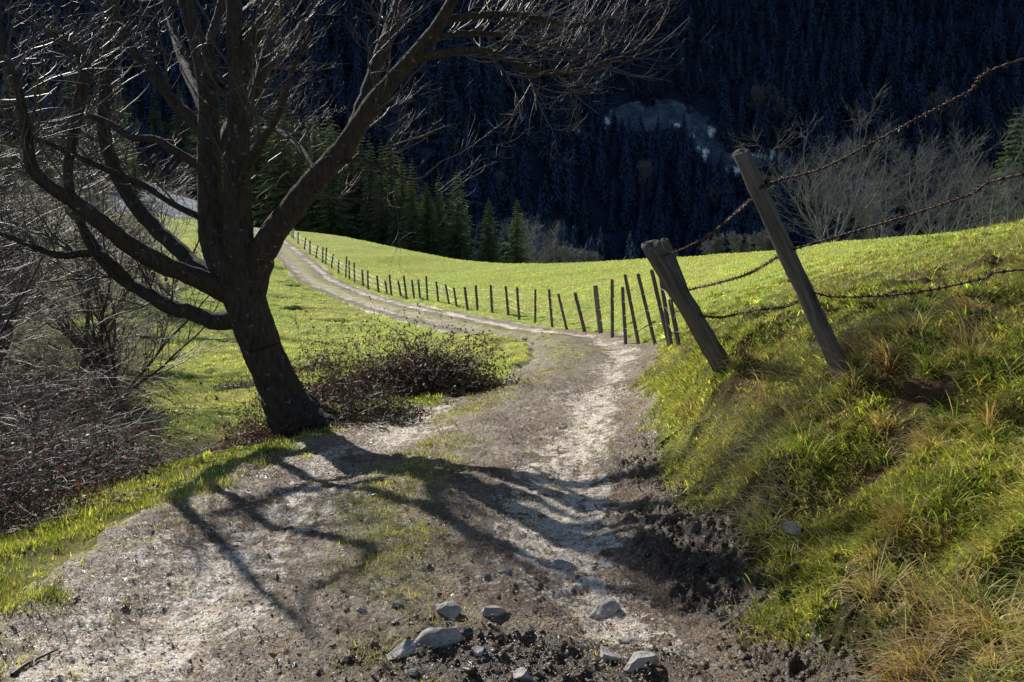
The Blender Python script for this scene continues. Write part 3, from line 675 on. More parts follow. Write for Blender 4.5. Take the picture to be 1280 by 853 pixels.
limbs = [
 [(310,375,42,0),(301,320,40,-.1),(297,270,35,-.15),(297,220,32,-.2),(298,160,27,-.25),(297,100,22,-.3),(294,50,20,-.35),(292,0,18,-.4),(290,-50,8,-.5)],
 [(312,370,38,0),(326,320,38,-.1),(345,288,34,-.2),(368,258,32,-.3),(395,225,30,-.4),(428,188,26,-.5),(452,150,24,-.55),(480,112,21,-.6),(515,72,19,-.7),(545,35,16,-.8),(570,-8,13,-.9),(595,-60,7,-1.0)],
 [(440,170,20,-.52),(458,120,19,-.4),(472,80,17,-.3),(488,35,16,-.2),(503,-10,14,-.1),(515,-60,7,0)],
 [(514,73,14,-.7),(560,66,10,-.8),(611,65,9,-.9),(660,87,8,-1.0),(705,91,6,-1.05),(758,78,4,-1.1),(800,60,2,-1.1)],
 [(540,40,14,-.78),(563,24,10,-.75),(628,18,8,-.7),(668,22,7,-.7),(717,32,6,-.7),(758,24,4,-.65),(807,8,3,-.6),(850,-8,2,-.6)],
 [(520,64,10,-.7),(555,45,8,-.6),(600,42,7,-.5),(650,48,5,-.4),(700,60,4,-.3),(745,70,2,-.2)],
 [(316,392,22,0),(298,396,24,0),(274,402,23,.05),(239,391,20,.1),(211,384,19,.15),(190,370,18,.2),(158,353,16,.3),(134,332,14,.35),(116,307,14,.4),(98,270,10,.5),(85,220,7,.6)],
 [(285,362,36,0),(260,353,29,-.1),(228,340,25,-.2),(193,326,24,-.3),(158,305,23,-.4),(134,285,22,-.5),(98,256,20,-.6),(65,236,16,-.7),(41,212,16,-.8),(35,180,13,-.8),(25,120,10,-.9),(5,60,8,-.9),(-10,-10,5,-1)],
 [(265,345,26,.1),(248,334,22,.2),(220,309,20,.4),(191,283,19,.6),(163,250,18,.75),(141,205,17,.85),(130,163,16,.9),(131,102,14,.9),(138,41,13,.9),(143,-10,13,.9),(150,-90,7,1)],
 [(258,276,9,0),(210,252,7,-.1),(183,234,8,-.2),(130,211,8,-.4),(81,189,6,-.5),(32,168,4,-.6),(-20,150,2,-.6)],
 [(252,208,12,0),(220,190,11,.1),(195,175,9,.2),(163,171,8,.3),(138,155,8,.4),(98,138,7,.5),(60,110,5,.5),(0,70,3,.6)],
 [(262,185,17,.05),(245,155,15,.15),(225,136,16,.3),(203,110,14,.4),(183,85,13,.5),(155,45,10,.6),(140,0,7,.7),(120,-60,3,.8)],
 [(90,252,14,-.6),(85,210,12,-.55),(98,134,14,-.5),(106,85,12,-.5),(90,60,9,-.5),(61,40,7,-.5),(20,20,5,-.5),(-20,-20,3,-.5)],
 [(160,350,12,.3),(122,318,11,.2),(73,319,9,.1),(24,301,7,0),(-20,285,5,0),(-60,270,3,0)],
 [(299,110,15,-.3),(310,65,15,-.4),(325,35,17,-.5),(345,8,15,-.6),(370,-40,6,-.8)],
 [(299,180,14,-.25),(315,130,13,-.1),(330,80,14,.1),(342,30,12,.3),(352,-20,9,.4)],
 [(275,110,14,.1),(262,60,12,.4),(275,10,10,.7),(290,-60,6,1)],
 [(297,240,12,-.2),(320,190,10,-.7),(350,140,8,-1.1),(365,90,6,-1.4),(390,40,4,-1.7)],
 [(400,222,8,-.4),(375,185,7,.1),(350,165,6,.6),(330,160,4,1.2)],
 [(266,215,13,0),(285,160,12,.8),(330,90,13,1.6),(380,30,10,2.3)],
 [(262,150,13,.1),(235,90,15,1.0),(215,30,11,1.8),(200,-20,7,2.2)],
 [(405,215,9,-.4),(425,205,6,-.5),(450,200,5,-.7),(480,212,4,-.9),(520,225,3,-1.0),(555,200,2,-1.1)],
]
for j, l in enumerate(limbs): add_limb('limb', l, 44, 12, .07, j+3)
P0 = np.array(LP); R0 = np.array(LR)
tw = Acc()
P1, R1 = grow(P0, R0, 8, 1.0, 14, .28, 1.0, .85, .10, .12, .32, .25, .4, curl=.03, rmin=.002)
R1 = np.minimum(R1, .009)
P2, R2 = grow(P1, R1, 7, .5, 10, .15, 1., .9, .14, .12, .5, .35, .4, curl=.05, rmin=.0014)
P3, R3 = grow(P2, R2, 4, .24, 7, .15, 1., .85, .18, .13, .7, .5, .3, curl=.06, rmin=.0011)
Ps, Rs = grow(P0[[4, 5, 6]], R0[[4, 5, 6]], 22, .75, 12, .15, 1., .7, .12, .06, .5, .3, .3, curl=.04, rmin=.0015)
Ps2, Rs2 = grow(Ps, Rs, 4, .36, 8, .15, 1., .6, .18, .07, .6, .5, .3, curl=.05, rmin=.0011)
Pl, Rl = grow(P0[[7, 8, 9, 10, 11, 12, 13, 14]], R0[[7, 8, 9, 10, 11, 12, 13, 14]], 11, .9, 12, .3, 1., .9, .03, .08, .35, .3, .3, curl=.05, rmin=.0018)
Pl2, Rl2 = grow(Pl, Rl, 6, .42, 8, .15, 1., .75, .08, .09, .55, .5, .3, curl=.06, rmin=.0012)
for P, R, m in [(P1, R1, 5), (P2, R2, 4), (P3, R3, 3), (Ps, np.minimum(Rs, .006), 4), (Ps2, Rs2, 3), (Pl, np.minimum(Rl, .008), 4), (Pl2, Rl2, 3)]:
    tw.add(*tubes(P - np.array(tloc), R*.85, m))
tw.obj('crown', M['twig'], tree)

# ---------------------------------------------------------------- generic bare trees and bushes
def bare_tree_mesh(h_, nst, per, mat, seed, spread=.35, up=.18, twr=.006, levels=3, tr=.05, lean=0):
    """several stems from the root, finely branched; returned as trunk / crown accumulators"""
    K = 14; P = np.zeros((nst, K, 3)); az = np.arange(nst)*2*PI/nst + rng.uniform(0, 1, nst); d = np.stack((np.cos(az)*spread, np.sin(az)*spread, np.ones(nst)), 1); d = nrm(d + rng.normal(0, .12, (nst, 3)) + np.array([lean, 0, 0]))
    if nst == 1: d = np.array([[lean, 0, 1.]])
    ln = h_*rng.uniform(.7, 1., nst)
    P[:, 0, :2] = rng.normal(0, .03*h_ if nst > 1 else 0, (nst, 2)); P[:, 0, 2] = -.15
    for k_ in range(1, K):
        P[:, k_] = P[:, k_-1] + d*(ln/(K-1))[:, None]; d = nrm(d + rng.normal(0, .1, (nst, 3)) + np.array([0, 0, .06]))
    R = tr*rng.uniform(.6, 1., nst)[:, None]*np.linspace(1, .15, K)[None]
    A1, A2 = Acc(), Acc(); A1.add(*tubes(P, R, 6))
    Pa, Ra = grow(P, R, per[0], h_*.42, 9, .15, 1., .75, up, .12, .5, .25, .5, rmin=twr)
    A2.add(*tubes(Pa, Ra, 4))
    Pb, Rb = grow(Pa, Ra, per[1], h_*.2, 6, .15, 1., .7, up, .14, .6, .4, .4, rmin=twr*.85); A2.add(*tubes(Pb, Rb, 3))
    if levels > 2:
        Pc, Rc = grow(Pb, Rb, per[2], h_*.1, 4, .15, 1., .7, up, .16, .7, .6, .3, rmin=twr*.7); A2.add(*tubes(Pc, Rc, 3))
    return A1, A2
def copy_thing(o, loc, rz, sc, label=None, group=None):
    c_ = o.copy(); COL.objects.link(c_); c_.location = loc; c_.rotation_euler = (0, 0, rz); c_.scale = (sc,)*3 if not hasattr(sc, '__len__') else sc
    if label: c_['label'] = label
    if group: c_['group'] = group
    for ch in list(o.children):
        d = ch.copy(); COL.objects.link(d); d.parent = c_
    return c_
def bare(name, label, cat, loc, h_, nst, per, mat, barkm=None, group=None, rz=0, **kw):
    A1, A2 = bare_tree_mesh(h_, nst, per, mat, 0, **kw)
    t = empty(name, loc, rz); tag(t, label, cat, group)
    A1.obj('trunk', barkm or mat, t); A2.obj('crown', mat, t); return t
def gl(px, py, Y, dz=0):
    p = at(px, py, Y); return (float(p[0]), float(Y), hz(p[0], Y)+dz)

# right-hand grey trees beyond the brow
G = 'leafless grey trees beyond the field on the right'
def base_at(px, top_py, Y):   # location on the ground and height reaching the pixel
    p = at(px, top_py, Y); g = hz(p[0], Y); return (float(p[0]), float(Y), g), float(p[2]-g)
specs = [(1045,143,58,'wide pale grey leafless tree directly right of the leaning post top',9,.55),
         (1195,150,50,'leafless grey tree behind the mid wire near the right edge',8,.6),
         (1262,190,40,'leafless tree bending at the right edge of the photo',7,.6),
         (1110,205,62,'lower leafless shrubby tree between the two large grey trees',8,.6)]
for (px, ty, Y, lb, nst, spd) in specs:
    loc, h_ = base_at(px, ty, Y); bare('bare_tree', lb, 'tree', loc, h_, nst, (10, 7, 4), M['fartwig'], group=G, spread=spd, up=.12, twr=.009, tr=.10)
specs = [(925,287,68,'low reddish grey bush on the field brow left of the leaning post',1.0),(895,292,70,'small bare bush beside the low reddish bush',1.0),(960,285,62,'bare bush just right of the leaning post on the brow',1.0),
         (710,304,100,'small leafless bush on the brow right of the two lone spruces',1.0),(738,312,100,'tiny leafless bush right of the small brow bush',1.0),(668,268,130,'pale leafless tree behind the right lone spruce',1.0)]
for (px, ty, Y, lb, _) in specs:
    loc, h_ = base_at(px, ty, Y); bare('bare_bush' if ty > 280 else 'bare_tree', lb, 'bush' if ty > 280 else 'tree', loc, h_, 8, (12, 7, 4), M['fartwig'], spread=.6, up=.15, twr=.014, tr=.06)

# ---------------------------------------------------------------- spruces
def spruce_mesh(h_, layers, per, sprays, rad, col, droop=.35, seed=0, cut=0):
    r = np.random.default_rng(seed)
    T = []; Cc = []
    for L in range(layers):
        t = L/(layers-1); zz = h_*(.06+.92*t); rr = rad*(1-t)**.8*(1 if t > .06 else .8)*r.uniform(.82, 1.12) + .03*h_*.2
        npb = max(4, int(per*(1-t*.6)))
        for b_ in range(npb):
            az = r.uniform(0, 2*PI); rl = rr*r.uniform(.6, 1.15); dz = -droop*rl*r.uniform(.5, 1.2)+.12*rl
            d = np.array([math.cos(az), math.sin(az), 0]); sd = np.array([-math.sin(az), math.cos(az), 0])
            o_ = np.array([0, 0, zz]) 
            for s in range(sprays):
                f0 = .15 + .85*(s+r.uniform(0, 1))/sprays
                c0 = o_ + d*rl*f0 + np.array([0, 0, dz*f0**1.2])
                w = rl*.26*(1.15-f0)*r.uniform(.7, 1.4)+.02*h_*.3
                sg = r.choice((-1, 1)); tip = c0 + d*w*r.uniform(.4, 1.1) + sd*sg*w*r.uniform(.3, 1.1) + np.array([0, 0, -w*r.uniform(.1, .8)])
                a_ = c0 - d*w*.5; b2 = c0 + np.array([0, 0, w*r.uniform(.15, .45)])
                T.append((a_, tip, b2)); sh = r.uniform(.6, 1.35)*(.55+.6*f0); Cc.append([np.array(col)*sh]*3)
    V_ = np.array(T).reshape(-1, 3)
    return V_, np.arange(len(V_)).reshape(-1, 3), np.array(Cc).reshape(-1, 3)
def spruce_proto(seed, rad):
    t = empty('spruce', (0, 0, 0)); V_, F_, C_ = spruce_mesh(1.0, 36, 15, 8, rad, (.16, .20, .12), seed=seed)
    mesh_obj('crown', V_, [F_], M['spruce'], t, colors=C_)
    P = np.array([[[0, 0, -.03], [0, 0, .5], [0, 0, .98]]]); v, q = tubes(P, np.array([[.018, .011, .001]]), 6); mesh_obj('trunk', v, [q], M['darkbark'], t, smooth=True)
    tag(t, 'spruce', 'tree'); return t
protos = [spruce_proto(11, .20), spruce_proto(12, .24), spruce_proto(13, .17)]
used = [False]*3
def place_spruce(px, top, Y, which, label, group=None, wide=1.0):
    loc, h_ = base_at(px, top, Y); 
    if group: wide = wide*rng.uniform(.75, 1.3)
    sc = (h_*wide, h_*wide*rng.uniform(.85, 1.15), h_)
    if not used[which]:
        used[which] = True; o = protos[which]; o.location = loc; o.rotation_euler = (0, 0, rng.uniform(0, 6)); o.scale = sc; o['label'] = label
        if group: o['group'] = group
        return o
    return copy_thing(o=protos[which], loc=loc, rz=rng.uniform(0, 6), sc=sc, label=label, group=group)
place_spruce(646, 246, 118, 0, 'right one of the two lone sunlit spruces on the field brow', wide=1.4)
place_spruce(611, 246, 122, 1, 'left one of the two lone sunlit spruces on the field brow', wide=1.2)
place_spruce(571, 206, 128, 1, 'tall spruce with lit right side at the end of the dark wood', wide=1.0)
place_spruce(1272, 130, 75, 1, 'dark green conifer cut by the right edge of the photo', wide=1.2)
for o_ in COL.objects:
    if o_.get('label') == 'right one of the two lone sunlit spruces on the field brow' or True: pass
WG = 'spruces of the dark wood left of the field'
edge = [(548,212),(532,222),(515,196),(502,178),(488,168),(476,172),(462,162),(450,158),(436,152),(424,160),(410,128),(398,138),(385,126),(370,132),(358,112),(345,118),(332,124),(318,118),(305,130),(290,120)]
for j, (px, ty) in enumerate(edge):
    place_spruce(px, ty+rng.uniform(-6, 6), 128+ (548-px)*.10+rng.uniform(-4, 6), j % 3, 'sunlit spruce top in the wood behind the big tree and fence', WG, 1.05)
for j in range(46):
    px = rng.uniform(280, 590); ty = np.interp(px, [280, 350, 450, 520, 590], [125, 118, 165, 205, 262]) + rng.uniform(5, 50)
    place_spruce(px, ty, 122+rng.uniform(0, 12)+(590-px)*.06, int(rng.integers(0, 3)), 'sunlit spruce top in the wood behind the big tree and fence', WG, 1.15)
LG = 'spruces on the far left behind the frosty meadow'
for j in range(34):
    px = rng.uniform(-60, 290); ty = rng.uniform(70, 130) if j % 2 else rng.uniform(100, 160)
    place_spruce(px, ty, rng.uniform(238, 275), int(rng.integers(0, 3)), 'hazy spruce standing behind the frosty meadow at far left', LG, 1.1)

for j in range(34):
    px = rng.uniform(-70, 165) if j % 4 else rng.uniform(-70, 60); Yt = rng.uniform(150, 232); place_spruce(px, rng.uniform(120, 190), Yt, int(rng.integers(0, 3)), 'hazy spruce standing behind the frosty meadow at far left', LG, 1.2)
# far wood on the mountain side
def far_template(seed, wid):
    r = np.random.default_rng(seed); V_, F_, C_ = [], [], []; Ln = 26; col = np.array((.060, .098, .180))  # distance haze over the far forest is mixed into this blue needle colour
    for L in range(Ln):
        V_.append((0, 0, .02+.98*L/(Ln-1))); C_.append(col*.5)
    for L in range(Ln-1):
        t = L/(Ln-1); zz = .02+.98*t; rr = wid*(1-t)**.85
        for b_ in range(max(5, int(15*(1-t*.5)))):
            az = r.uniform(0, 2*PI); rl = rr*r.uniform(.55, 1.2)+.008; sp = r.uniform(.12, .3)
            k0 = len(V_); sh = r.uniform(.88, 1.12)
            for a_, m_, dz in ((az-sp, .75, -.03), (az, 1.0, -.035-.25*rl), (az+sp, .75, -.03)):
                V_.append((math.cos(a_)*rl*m_, math.sin(a_)*rl*m_, zz+dz*r.uniform(.5, 1.3)-.1*rl)); C_.append(col*sh)
            F_ += [(min(L+1, Ln-1), k0, k0+1), (min(L+1, Ln-1), k0+1, k0+2)]
        F_.append((L, L+1, len(V_)-2))
    return np.array(V_), np.array(F_), np.array(C_)
FT = [far_template(s, w) for s, w in ((21, .2), (22, .23), (23, .17), (24, .21))]
NT = 14000
y = rng.uniform(150, 690, NT*2)**1.0; u = rng.uniform(-.66, .66, NT*2); x = u*y
keepp = rng.random(len(x)) < (y/690)*.95+.1; x, y = x[keepp], y[keepp]
keepp = (clearing(x, y) < .25) & ~((y < 238) & (x/y < -.12)); x, y = x[keepp], y[keepp]
z = height(x, y, False)
# drop the ones standing out of sight behind the brow of the field
Hh = rng.uniform(9, 17, len(x))*(.85+.3*fbm(x, y, 1/60., 2, 131))
top_py = 426.5 - F*np.tan(np.arctan2(z+Hh-CAMZ, y)+PITCH)
keepp = (top_py < 335) & (y < 650); x, y, z, Hh = x[keepp], y[keepp], z[keepp], Hh[keepp]; print('far trees', len(x))
FGp = 'shaded spruces low on the mountain side'
order = np.argsort(-(Hh/y)); nindiv = 130; Av, Af, Ac, cnt = [], [], [], 0
ftm = []
for k_, (V_, F_, C_) in enumerate(FT):
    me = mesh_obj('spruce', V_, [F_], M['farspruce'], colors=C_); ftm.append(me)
firsts = [True]*4
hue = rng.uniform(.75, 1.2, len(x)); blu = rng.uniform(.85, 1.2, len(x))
for c_, i in enumerate(order):
    ti = int(rng.integers(0, 4)); sc = (Hh[i]*1.15, Hh[i]*1.15, Hh[i]); rz = float(rng.uniform(0, 6.28))
    if c_ < nindiv:
        if firsts[ti]: o = ftm[ti]; firsts[ti] = False
        else: o = ftm[ti].copy(); COL.objects.link(o)
        o.location = (float(x[i]), float(y[i]), float(z[i])); o.scale = sc; o.rotation_euler = (0, 0, rz)
        tag(o, 'dark spruce low on the shaded mountain side beyond the field', 'tree', FGp)
    else:
        V_, F_, C_ = FT[ti]; ca, sa = math.cos(rz), math.sin(rz)
        vv = np.stack(((V_[:, 0]*ca-V_[:, 1]*sa)*sc[0]+x[i], (V_[:, 0]*sa+V_[:, 1]*ca)*sc[0]+y[i], V_[:, 2]*sc[2]+z[i]), 1)
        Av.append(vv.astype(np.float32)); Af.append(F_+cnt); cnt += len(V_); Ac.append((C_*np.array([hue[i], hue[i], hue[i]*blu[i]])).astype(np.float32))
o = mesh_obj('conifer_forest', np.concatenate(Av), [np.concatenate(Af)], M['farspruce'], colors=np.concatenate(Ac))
tag(o, 'dense dark conifer forest covering the shaded mountain side', 'forest', kind='stuff')
del Av, Af, Ac
# silhouettes in front of the clearing
CG = 'black spruces standing in front of the pale clearing'
for (px, ty, by) in [(772,150,190),(786,146,192),(800,138,196),(822,142,198),(834,150,198),(845,155,196),(856,150,200),(864,158,200),(810,160,196),(758,158,188),(900,190,215),(915,196,225)]:
    p = on_mount(px, by); tp = at(px, ty, p[1]); h_ = float(tp[2]-p[2])
    o = ftm[int(rng.integers(0, 4))].copy(); COL.objects.link(o); o.location = p; o.scale = (h_*1.1, h_*1.1, h_); o.rotation_euler = (0, 0, rng.uniform(0, 6))
    tag(o, 'black spruce silhouetted against the pale clearing on the mountain', 'tree', CG)
# faint leafless trees among them
lp = None
for (px, ty, by) in [(800,195,240),(950,100,150),(966,105,150),(620,210,240),(900,225,260),(1180,105,160)]:
    p = on_mount(px, by); tp = at(px, ty, p[1]); h_ = float(tp[2]-p[2])
    if lp is None:
        lp = bare('bare_tree', 'pale leafless tree showing faintly in the shaded forest', 'tree', tuple(p), 1.0, 5, (9, 6, 3), M['fartwig'], group='pale leafless trees in the shaded forest', spread=.45, up=.2, twr=.006, tr=.02); lp.scale = (h_,)*3
    else: copy_thing(lp, tuple(p), rng.uniform(0, 6), h_)

# ---------------------------------------------------------------- left thicket: shrubs, brambles
specs = [(-8.6, 12.0, 3.2, 8,'dense leafless shrub low on the left behind the bramble mound'),(-10.5, 19, 4.0, 8,'leafless shrub behind the dense one at the left edge'),(-13, 24, 5.0, 8,'wide leafless tree at the left rim of the green slope'),(-17, 32, 5.5, 7,'leafless tree left of the deep hollow trees'),
         (-5.4, 8.2, 2.6, 7,'twiggy leafless shrub at the left edge of the photo, nearest of the thicket'),(-7.2,11.5,3.6,7,'tall leafless shrub behind the nearest thicket shrub'),
         (-6.0,14.5,3.2,7,'leafless shrub left of the big tree at the rim of the hollow'),(-9.5,16,4.6,6,'tall leafless tree at far left behind the thicket'),
         (-9.5,22,5.0,6,'leafless tree in the hollow left of the big tree'),(-14.5,27,7,5,'tall leafless tree deep in the hollow at the left'),(-12.5,36,6.5,5,'leafless tree behind the hollow below the frosty meadow'),(-20,46,9,5,'tall leafless tree furthest back in the left thicket')]
for (X, Y, h_, nst, lb) in specs:
    bare('bare_shrub' if h_ < 4 else 'bare_tree', lb, 'shrub' if h_ < 4 else 'tree', (X, Y, hz(X, Y)), h_, nst, (13, 7, 4), M['stem'], M['bark'], spread=.5, up=.08, twr=.0018*max(1, Y/10), tr=.012*h_)

def bramble(X, Y, rx, ry, h_, nst, nleaf, label, leafcols, lw, name='bramble_bush', lsize=.016):
    loc = (X, Y, hz(X, Y)); t = empty(name, loc); tag(t, label, 'bush')
    K = 14; P = np.zeros((nst, K, 3)); r_ = np.sqrt(rng.random(nst)); a = rng.uniform(0, 2*PI, nst)
    x0 = r_*np.cos(a)*rx; y0 = r_*np.sin(a)*ry; P[:, 0, 0] = x0; P[:, 0, 1] = y0
    P[:, 0, 2] = height(X+x0, Y+y0)-loc[2]-.03
    d = nrm(np.stack((rng.normal(0, .7, nst), rng.normal(0, .7, nst), rng.uniform(.5, 1.2, nst)), 1)); ln = h_*rng.uniform(.7, 2.0, nst)*(1.2-.5*r_)
    for k_ in range(1, K):
        P[:, k_] = P[:, k_-1] + d*(ln/(K-1))[:, None]; d = nrm(d + rng.normal(0, .24, (nst, 3)) + np.array([0, 0, -.17]))
    gz = height((P[..., 0]+X).ravel(), (P[..., 1]+Y).ravel(), False).reshape(P.shape[:2])-loc[2]; P[..., 2] = np.maximum(P[..., 2], gz+.02)
    R = rng.uniform(.0018, .0042, nst)[:, None]*np.linspace(1, .4, K)[None]*max(1, Y/9)
    A_ = Acc(); A_.add(*tubes(P, R, 4)); Pa, Ra = grow(P, R, 5, h_*.4, 7, .2, 1., 1.0, -.02, .36, .6, .5, .3, rmin=.0013*max(1, Y/9)); A_.add(*tubes(Pa, Ra, 3))
    A_.obj('stems', M['stem'], t)['kind'] = 'stuff'
    if nleaf:
        al = np.concatenate((P[:, 3:].reshape(-1, 3), Pa[:, 2:].reshape(-1, 3))); i = rng.integers(0, len(al), nleaf); c0 = al[i]+rng.normal(0, .012, (nleaf, 3))
        d1 = nrm(rng.normal(0, 1, (nleaf, 3))); d2 = nrm(np.cross(d1, rng.normal(0, 1, (nleaf, 3)))); s = rng.uniform(.6, 1.4, nleaf)[:, None]*lsize
        v = np.stack((c0-d1*s, c0-d2*s*.6, c0+d1*s, c0+d2*s*.6), 1)
        lo = mesh_obj('leaves', v.reshape(-1, 3), [(np.arange(nleaf)*4)[:, None]+np.array([[0, 1, 2, 3]])], M['leaf'], t, colors=np.repeat(pick(leafcols, lw, nleaf), 4, 0)); lo['kind'] = 'stuff'
    return t
BL = [(.17, .075, .05), (.22, .13, .10), (.06, .04, .033), (.035, .055, .02)]
bramble(-1.55, 9.3, .38, .35, .5, 200, 5000, 'dark leafy tangle at the right foot of the big trunk', BL, [.5, 1, 2, 6])
bramble(-1.8, 12.0, .75, .55, .85, 520, 22000, 'reddish brown bramble bush between the big tree and the track', BL, [3, 3, 2, 1])
bramble(-1.0, 12.2, .45, .5, .8, 420, 26000, 'dark leafy bramble bush beside the bend, right of the reddish one', BL, [1.5, 1.5, 2, 5])
bramble(-2.35, 9.2, .35, .35, .55, 160, 2500, 'small reddish bramble at the foot of the leaning trunk', BL, [5, 3, 1, 0])
bramble(-3.6, 6.9, .75, .7, .75, 700, 8000, 'reddish bramble thicket beside the verge, left of the trunk foot', BL, [5, 4, 2, .5])
bramble(-4.8, 7.8, 1.1, .9, 1.15, 900, 6000, 'grey brown bramble mass in the middle of the left thicket', BL, [2, 3, 3, 1])
bramble(-3.45, 5.7, .8, .4, .6, 640, 6000, 'dark low bramble overhanging the verge at the left edge', BL, [3, 2, 4, 3])
bramble(-5.6, 9.8, 1.5, 1.2, 1.5, 700, 4500, 'tangled grey bramble mound below the drooping limbs', BL, [2, 3, 2, 1])
bramble(-7.1, 13.5, 1.7, 1.5, 1.7, 600, 3500, 'far bramble mound at the edge of the green hollow', BL, [2, 3, 2, 1])
bramble(-4.9, 17.5, .5, .4, .35, 70, 500, 'little tuft of brown bramble alone on the green slope', BL, [4, 3, 1, 0])
bramble(-3.9, 19.5, .35, .3, .45, 60, 400, 'upright brown weed clump higher on the green slope', BL, [4, 3, 1, 0])

# ---------------------------------------------------------------- fences
def post_mesh(base, top, r0, r1, mat, parent, label=None, m=12, split=False):
    base = np.array(base, float); top = np.array(top, float); ax = nrm(top-base)
    K = 16; pts = base[None] - ax*.12 + (top-base+ax*.12)[None]*np.linspace(0, 1, K)[:, None]
    P = pts[None] + rng.normal(0, r0*.045, (1, K, 3)); R = np.linspace(r0, r1, K)[None]*rng.uniform(.96, 1.04, (1, K))
    P = np.concatenate((P, P[:, -1:] + ax*.004, P[:, -1:]+ax*.008), 1); R = np.concatenate((R, R[:, -1:]*.88, R[:, -1:]*.02), 1)
    v, q = tubes(P, R, m); a = np.arange(m)*2*PI/m
    vv = v.reshape(-1, m, 3); c_ = P[0][:, None, :]; prof = 1+.09*np.cos(a*2+.7)+.06*np.cos(a*3+rng.uniform(0, 6))+.04*np.cos(a*5)
    vv = c_ + (vv-c_)*prof[None, :, None]
    # ragged top
    vv[-3:] += ax*(r1*.25*np.cos(a+1.0)+rng.normal(0, r1*.05, m))[None, :, None]
    # object aligned with the post so the wood grain runs along it
    o = mesh_obj('post', np.zeros((3, 3)), [np.array([[0, 1, 2]])], mat)
    bpy.data.objects.remove(o)
    q_ = Vector(ax).to_track_quat('Z', 'Y'); Mi = np.array(q_.to_matrix())
    loc = (vv.reshape(-1, 3)-base)@Mi
    o = mesh_obj('post', loc, [q], mat, parent, smooth=True)
    o.rotation_mode = 'QUATERNION'; o.rotation_quaternion = q_; o.location = Vector(base) - Vector(parent.location)
    if label: o['label'] = label
    return o
near = empty('barbed_wire_fence', tuple(float(v) for v in at(1055, 476, 5.0)))
tag(near, 'leaning weathered posts with thick rusty barbed wire on the right bank', 'fence')
A_b = at(1058, 478, 5.0); A_b[2] = min(A_b[2], hz(A_b[0], 5.0)+.02); A_t = at(926, 190, 4.95)
B_b = at(905, 462, 7.0); B_b[2] = min(B_b[2], hz(B_b[0], 7.0)+.02); B_t = at(813, 306, 6.7)
C_b = at(885, 440, 8.0); C_t = at(831, 300, 7.9)
D_b = np.array((2.95, 3.1, hz(2.95, 3.1))); D_t = D_b+np.array((-.15, 0, 1.25))
post_mesh(A_b, A_t, .043, .038, M['post'], near, 'tall slim post leaning left, nearest the camera')
post_mesh(B_b, B_t, .068, .060, M['post'], near, 'short thick post leaning left with a sawn-off top', m=16)
post_mesh(C_b, C_t, .036, .032, M['post'], near, 'thin split post standing behind the thick leaning one')
post_mesh(D_b, D_t, .055, .05, M['post'], near)
print('ground gap A', at(1058, 478, 5.0)[2]-hz(A_b[0], 5.0), 'B', at(905, 462, 7.0)[2]-hz(B_b[0], 7.0))
def pxl(pts): return np.array([at(a, b_, Y) for a, b_, Y in pts])
def barbed(pts, parent, mat, r=.0027, barb=.05, pitch=.05, name='barbed_wire', bl=.022):
    pts = np.array(pts); L = np.linalg.norm(np.diff(pts, axis=0), axis=1).sum(); K = int(L/.006)+2
    c_ = resample(pts, K); s = np.linspace(0, L, K)
    T = nrm(np.gradient(c_, axis=0)); U = nrm(np.cross(T, (0, 0, 1.))); W_ = np.cross(T, U)
    A_ = Acc()
    for ph in (0, PI):
        P = c_ + (U*np.cos(s/pitch*2*PI+ph)[:, None] + W_*np.sin(s/pitch*2*PI+ph)[:, None])*r*1.25
        A_.add(*tubes(P[None], np.full((1, K), r), 5))
    nb = int(L/barb)
    for b_ in range(nb):
        i = int((b_+rng.uniform(.3, .7))/nb*(K-1)); i = min(max(i, 1), K-2)
        # coil round the strand, then four points
        tt = np.linspace(0, 2, 12); P = c_[i] + T[i]*((tt-1)*r*2.2)[:, None] + (U[i]*np.cos(tt*2*PI)[:, None]+W_[i]*np.sin(tt*2*PI)[:, None])*r*2.6
        A_.add(*tubes(P[None], np.full((1, 12), r*.8), 4))
        a0 = rng.uniform(0, 6)
        for k_ in range(4):
            a = a0+k_*PI/2+rng.normal(0, .2); d = U[i]*math.cos(a)+W_[i]*math.sin(a)+T[i]*rng.choice((-.35, .35))
            P = np.array([c_[i]+d*r*1.5, c_[i]+d*bl*.6, c_[i]+d*bl]); A_.add(*tubes(P[None], np.array([[r*.8, r*.65, r*.15]]), 4))
    o = A_.obj(name, mat, parent); o.data.transform(__import__('mathutils').Matrix.Translation(-Vector(parent.location))); return o
barbed(pxl([(948,236,4.92),(975,225,4.9),(1030,210,4.7),(1092,178,4.5),(1155,144,4.28),(1210,115,4.1),(1280,74,3.85)]).tolist()+[D_t-np.array((0,0,.05))], near, M['rust'])
barbed(pxl([(988,313,4.96),(1053,294,4.7),(1131,271,4.5),(1210,244,4.2),(1280,218,3.9)]).tolist()+[D_t-np.array((0,0,.5))], near, M['rust'])
barbed(pxl([(1012,365,4.97),(1045,371,4.85),(1112,369,4.55),(1171,361,4.3),(1229,348,4.1),(1280,337,3.85)]).tolist()+[D_t-np.array((0,0,.9))], near, M['rust'])
barbed(pxl([(824,322,6.75),(858,309,6.4),(893,289,6.0),(938,250,5.2),(950,236,4.95)]), near, M['rust'])
barbed(pxl([(850,365,6.9),(897,354,6.3),(936,342,5.7),(974,320,5.1),(988,313,4.96)]), near, M['rust'])
barbed(pxl([(868,393,6.95),(900,397,6.4),(936,389,5.9),(983,383,5.3),(1014,366,4.97)]), near, M['rust'])

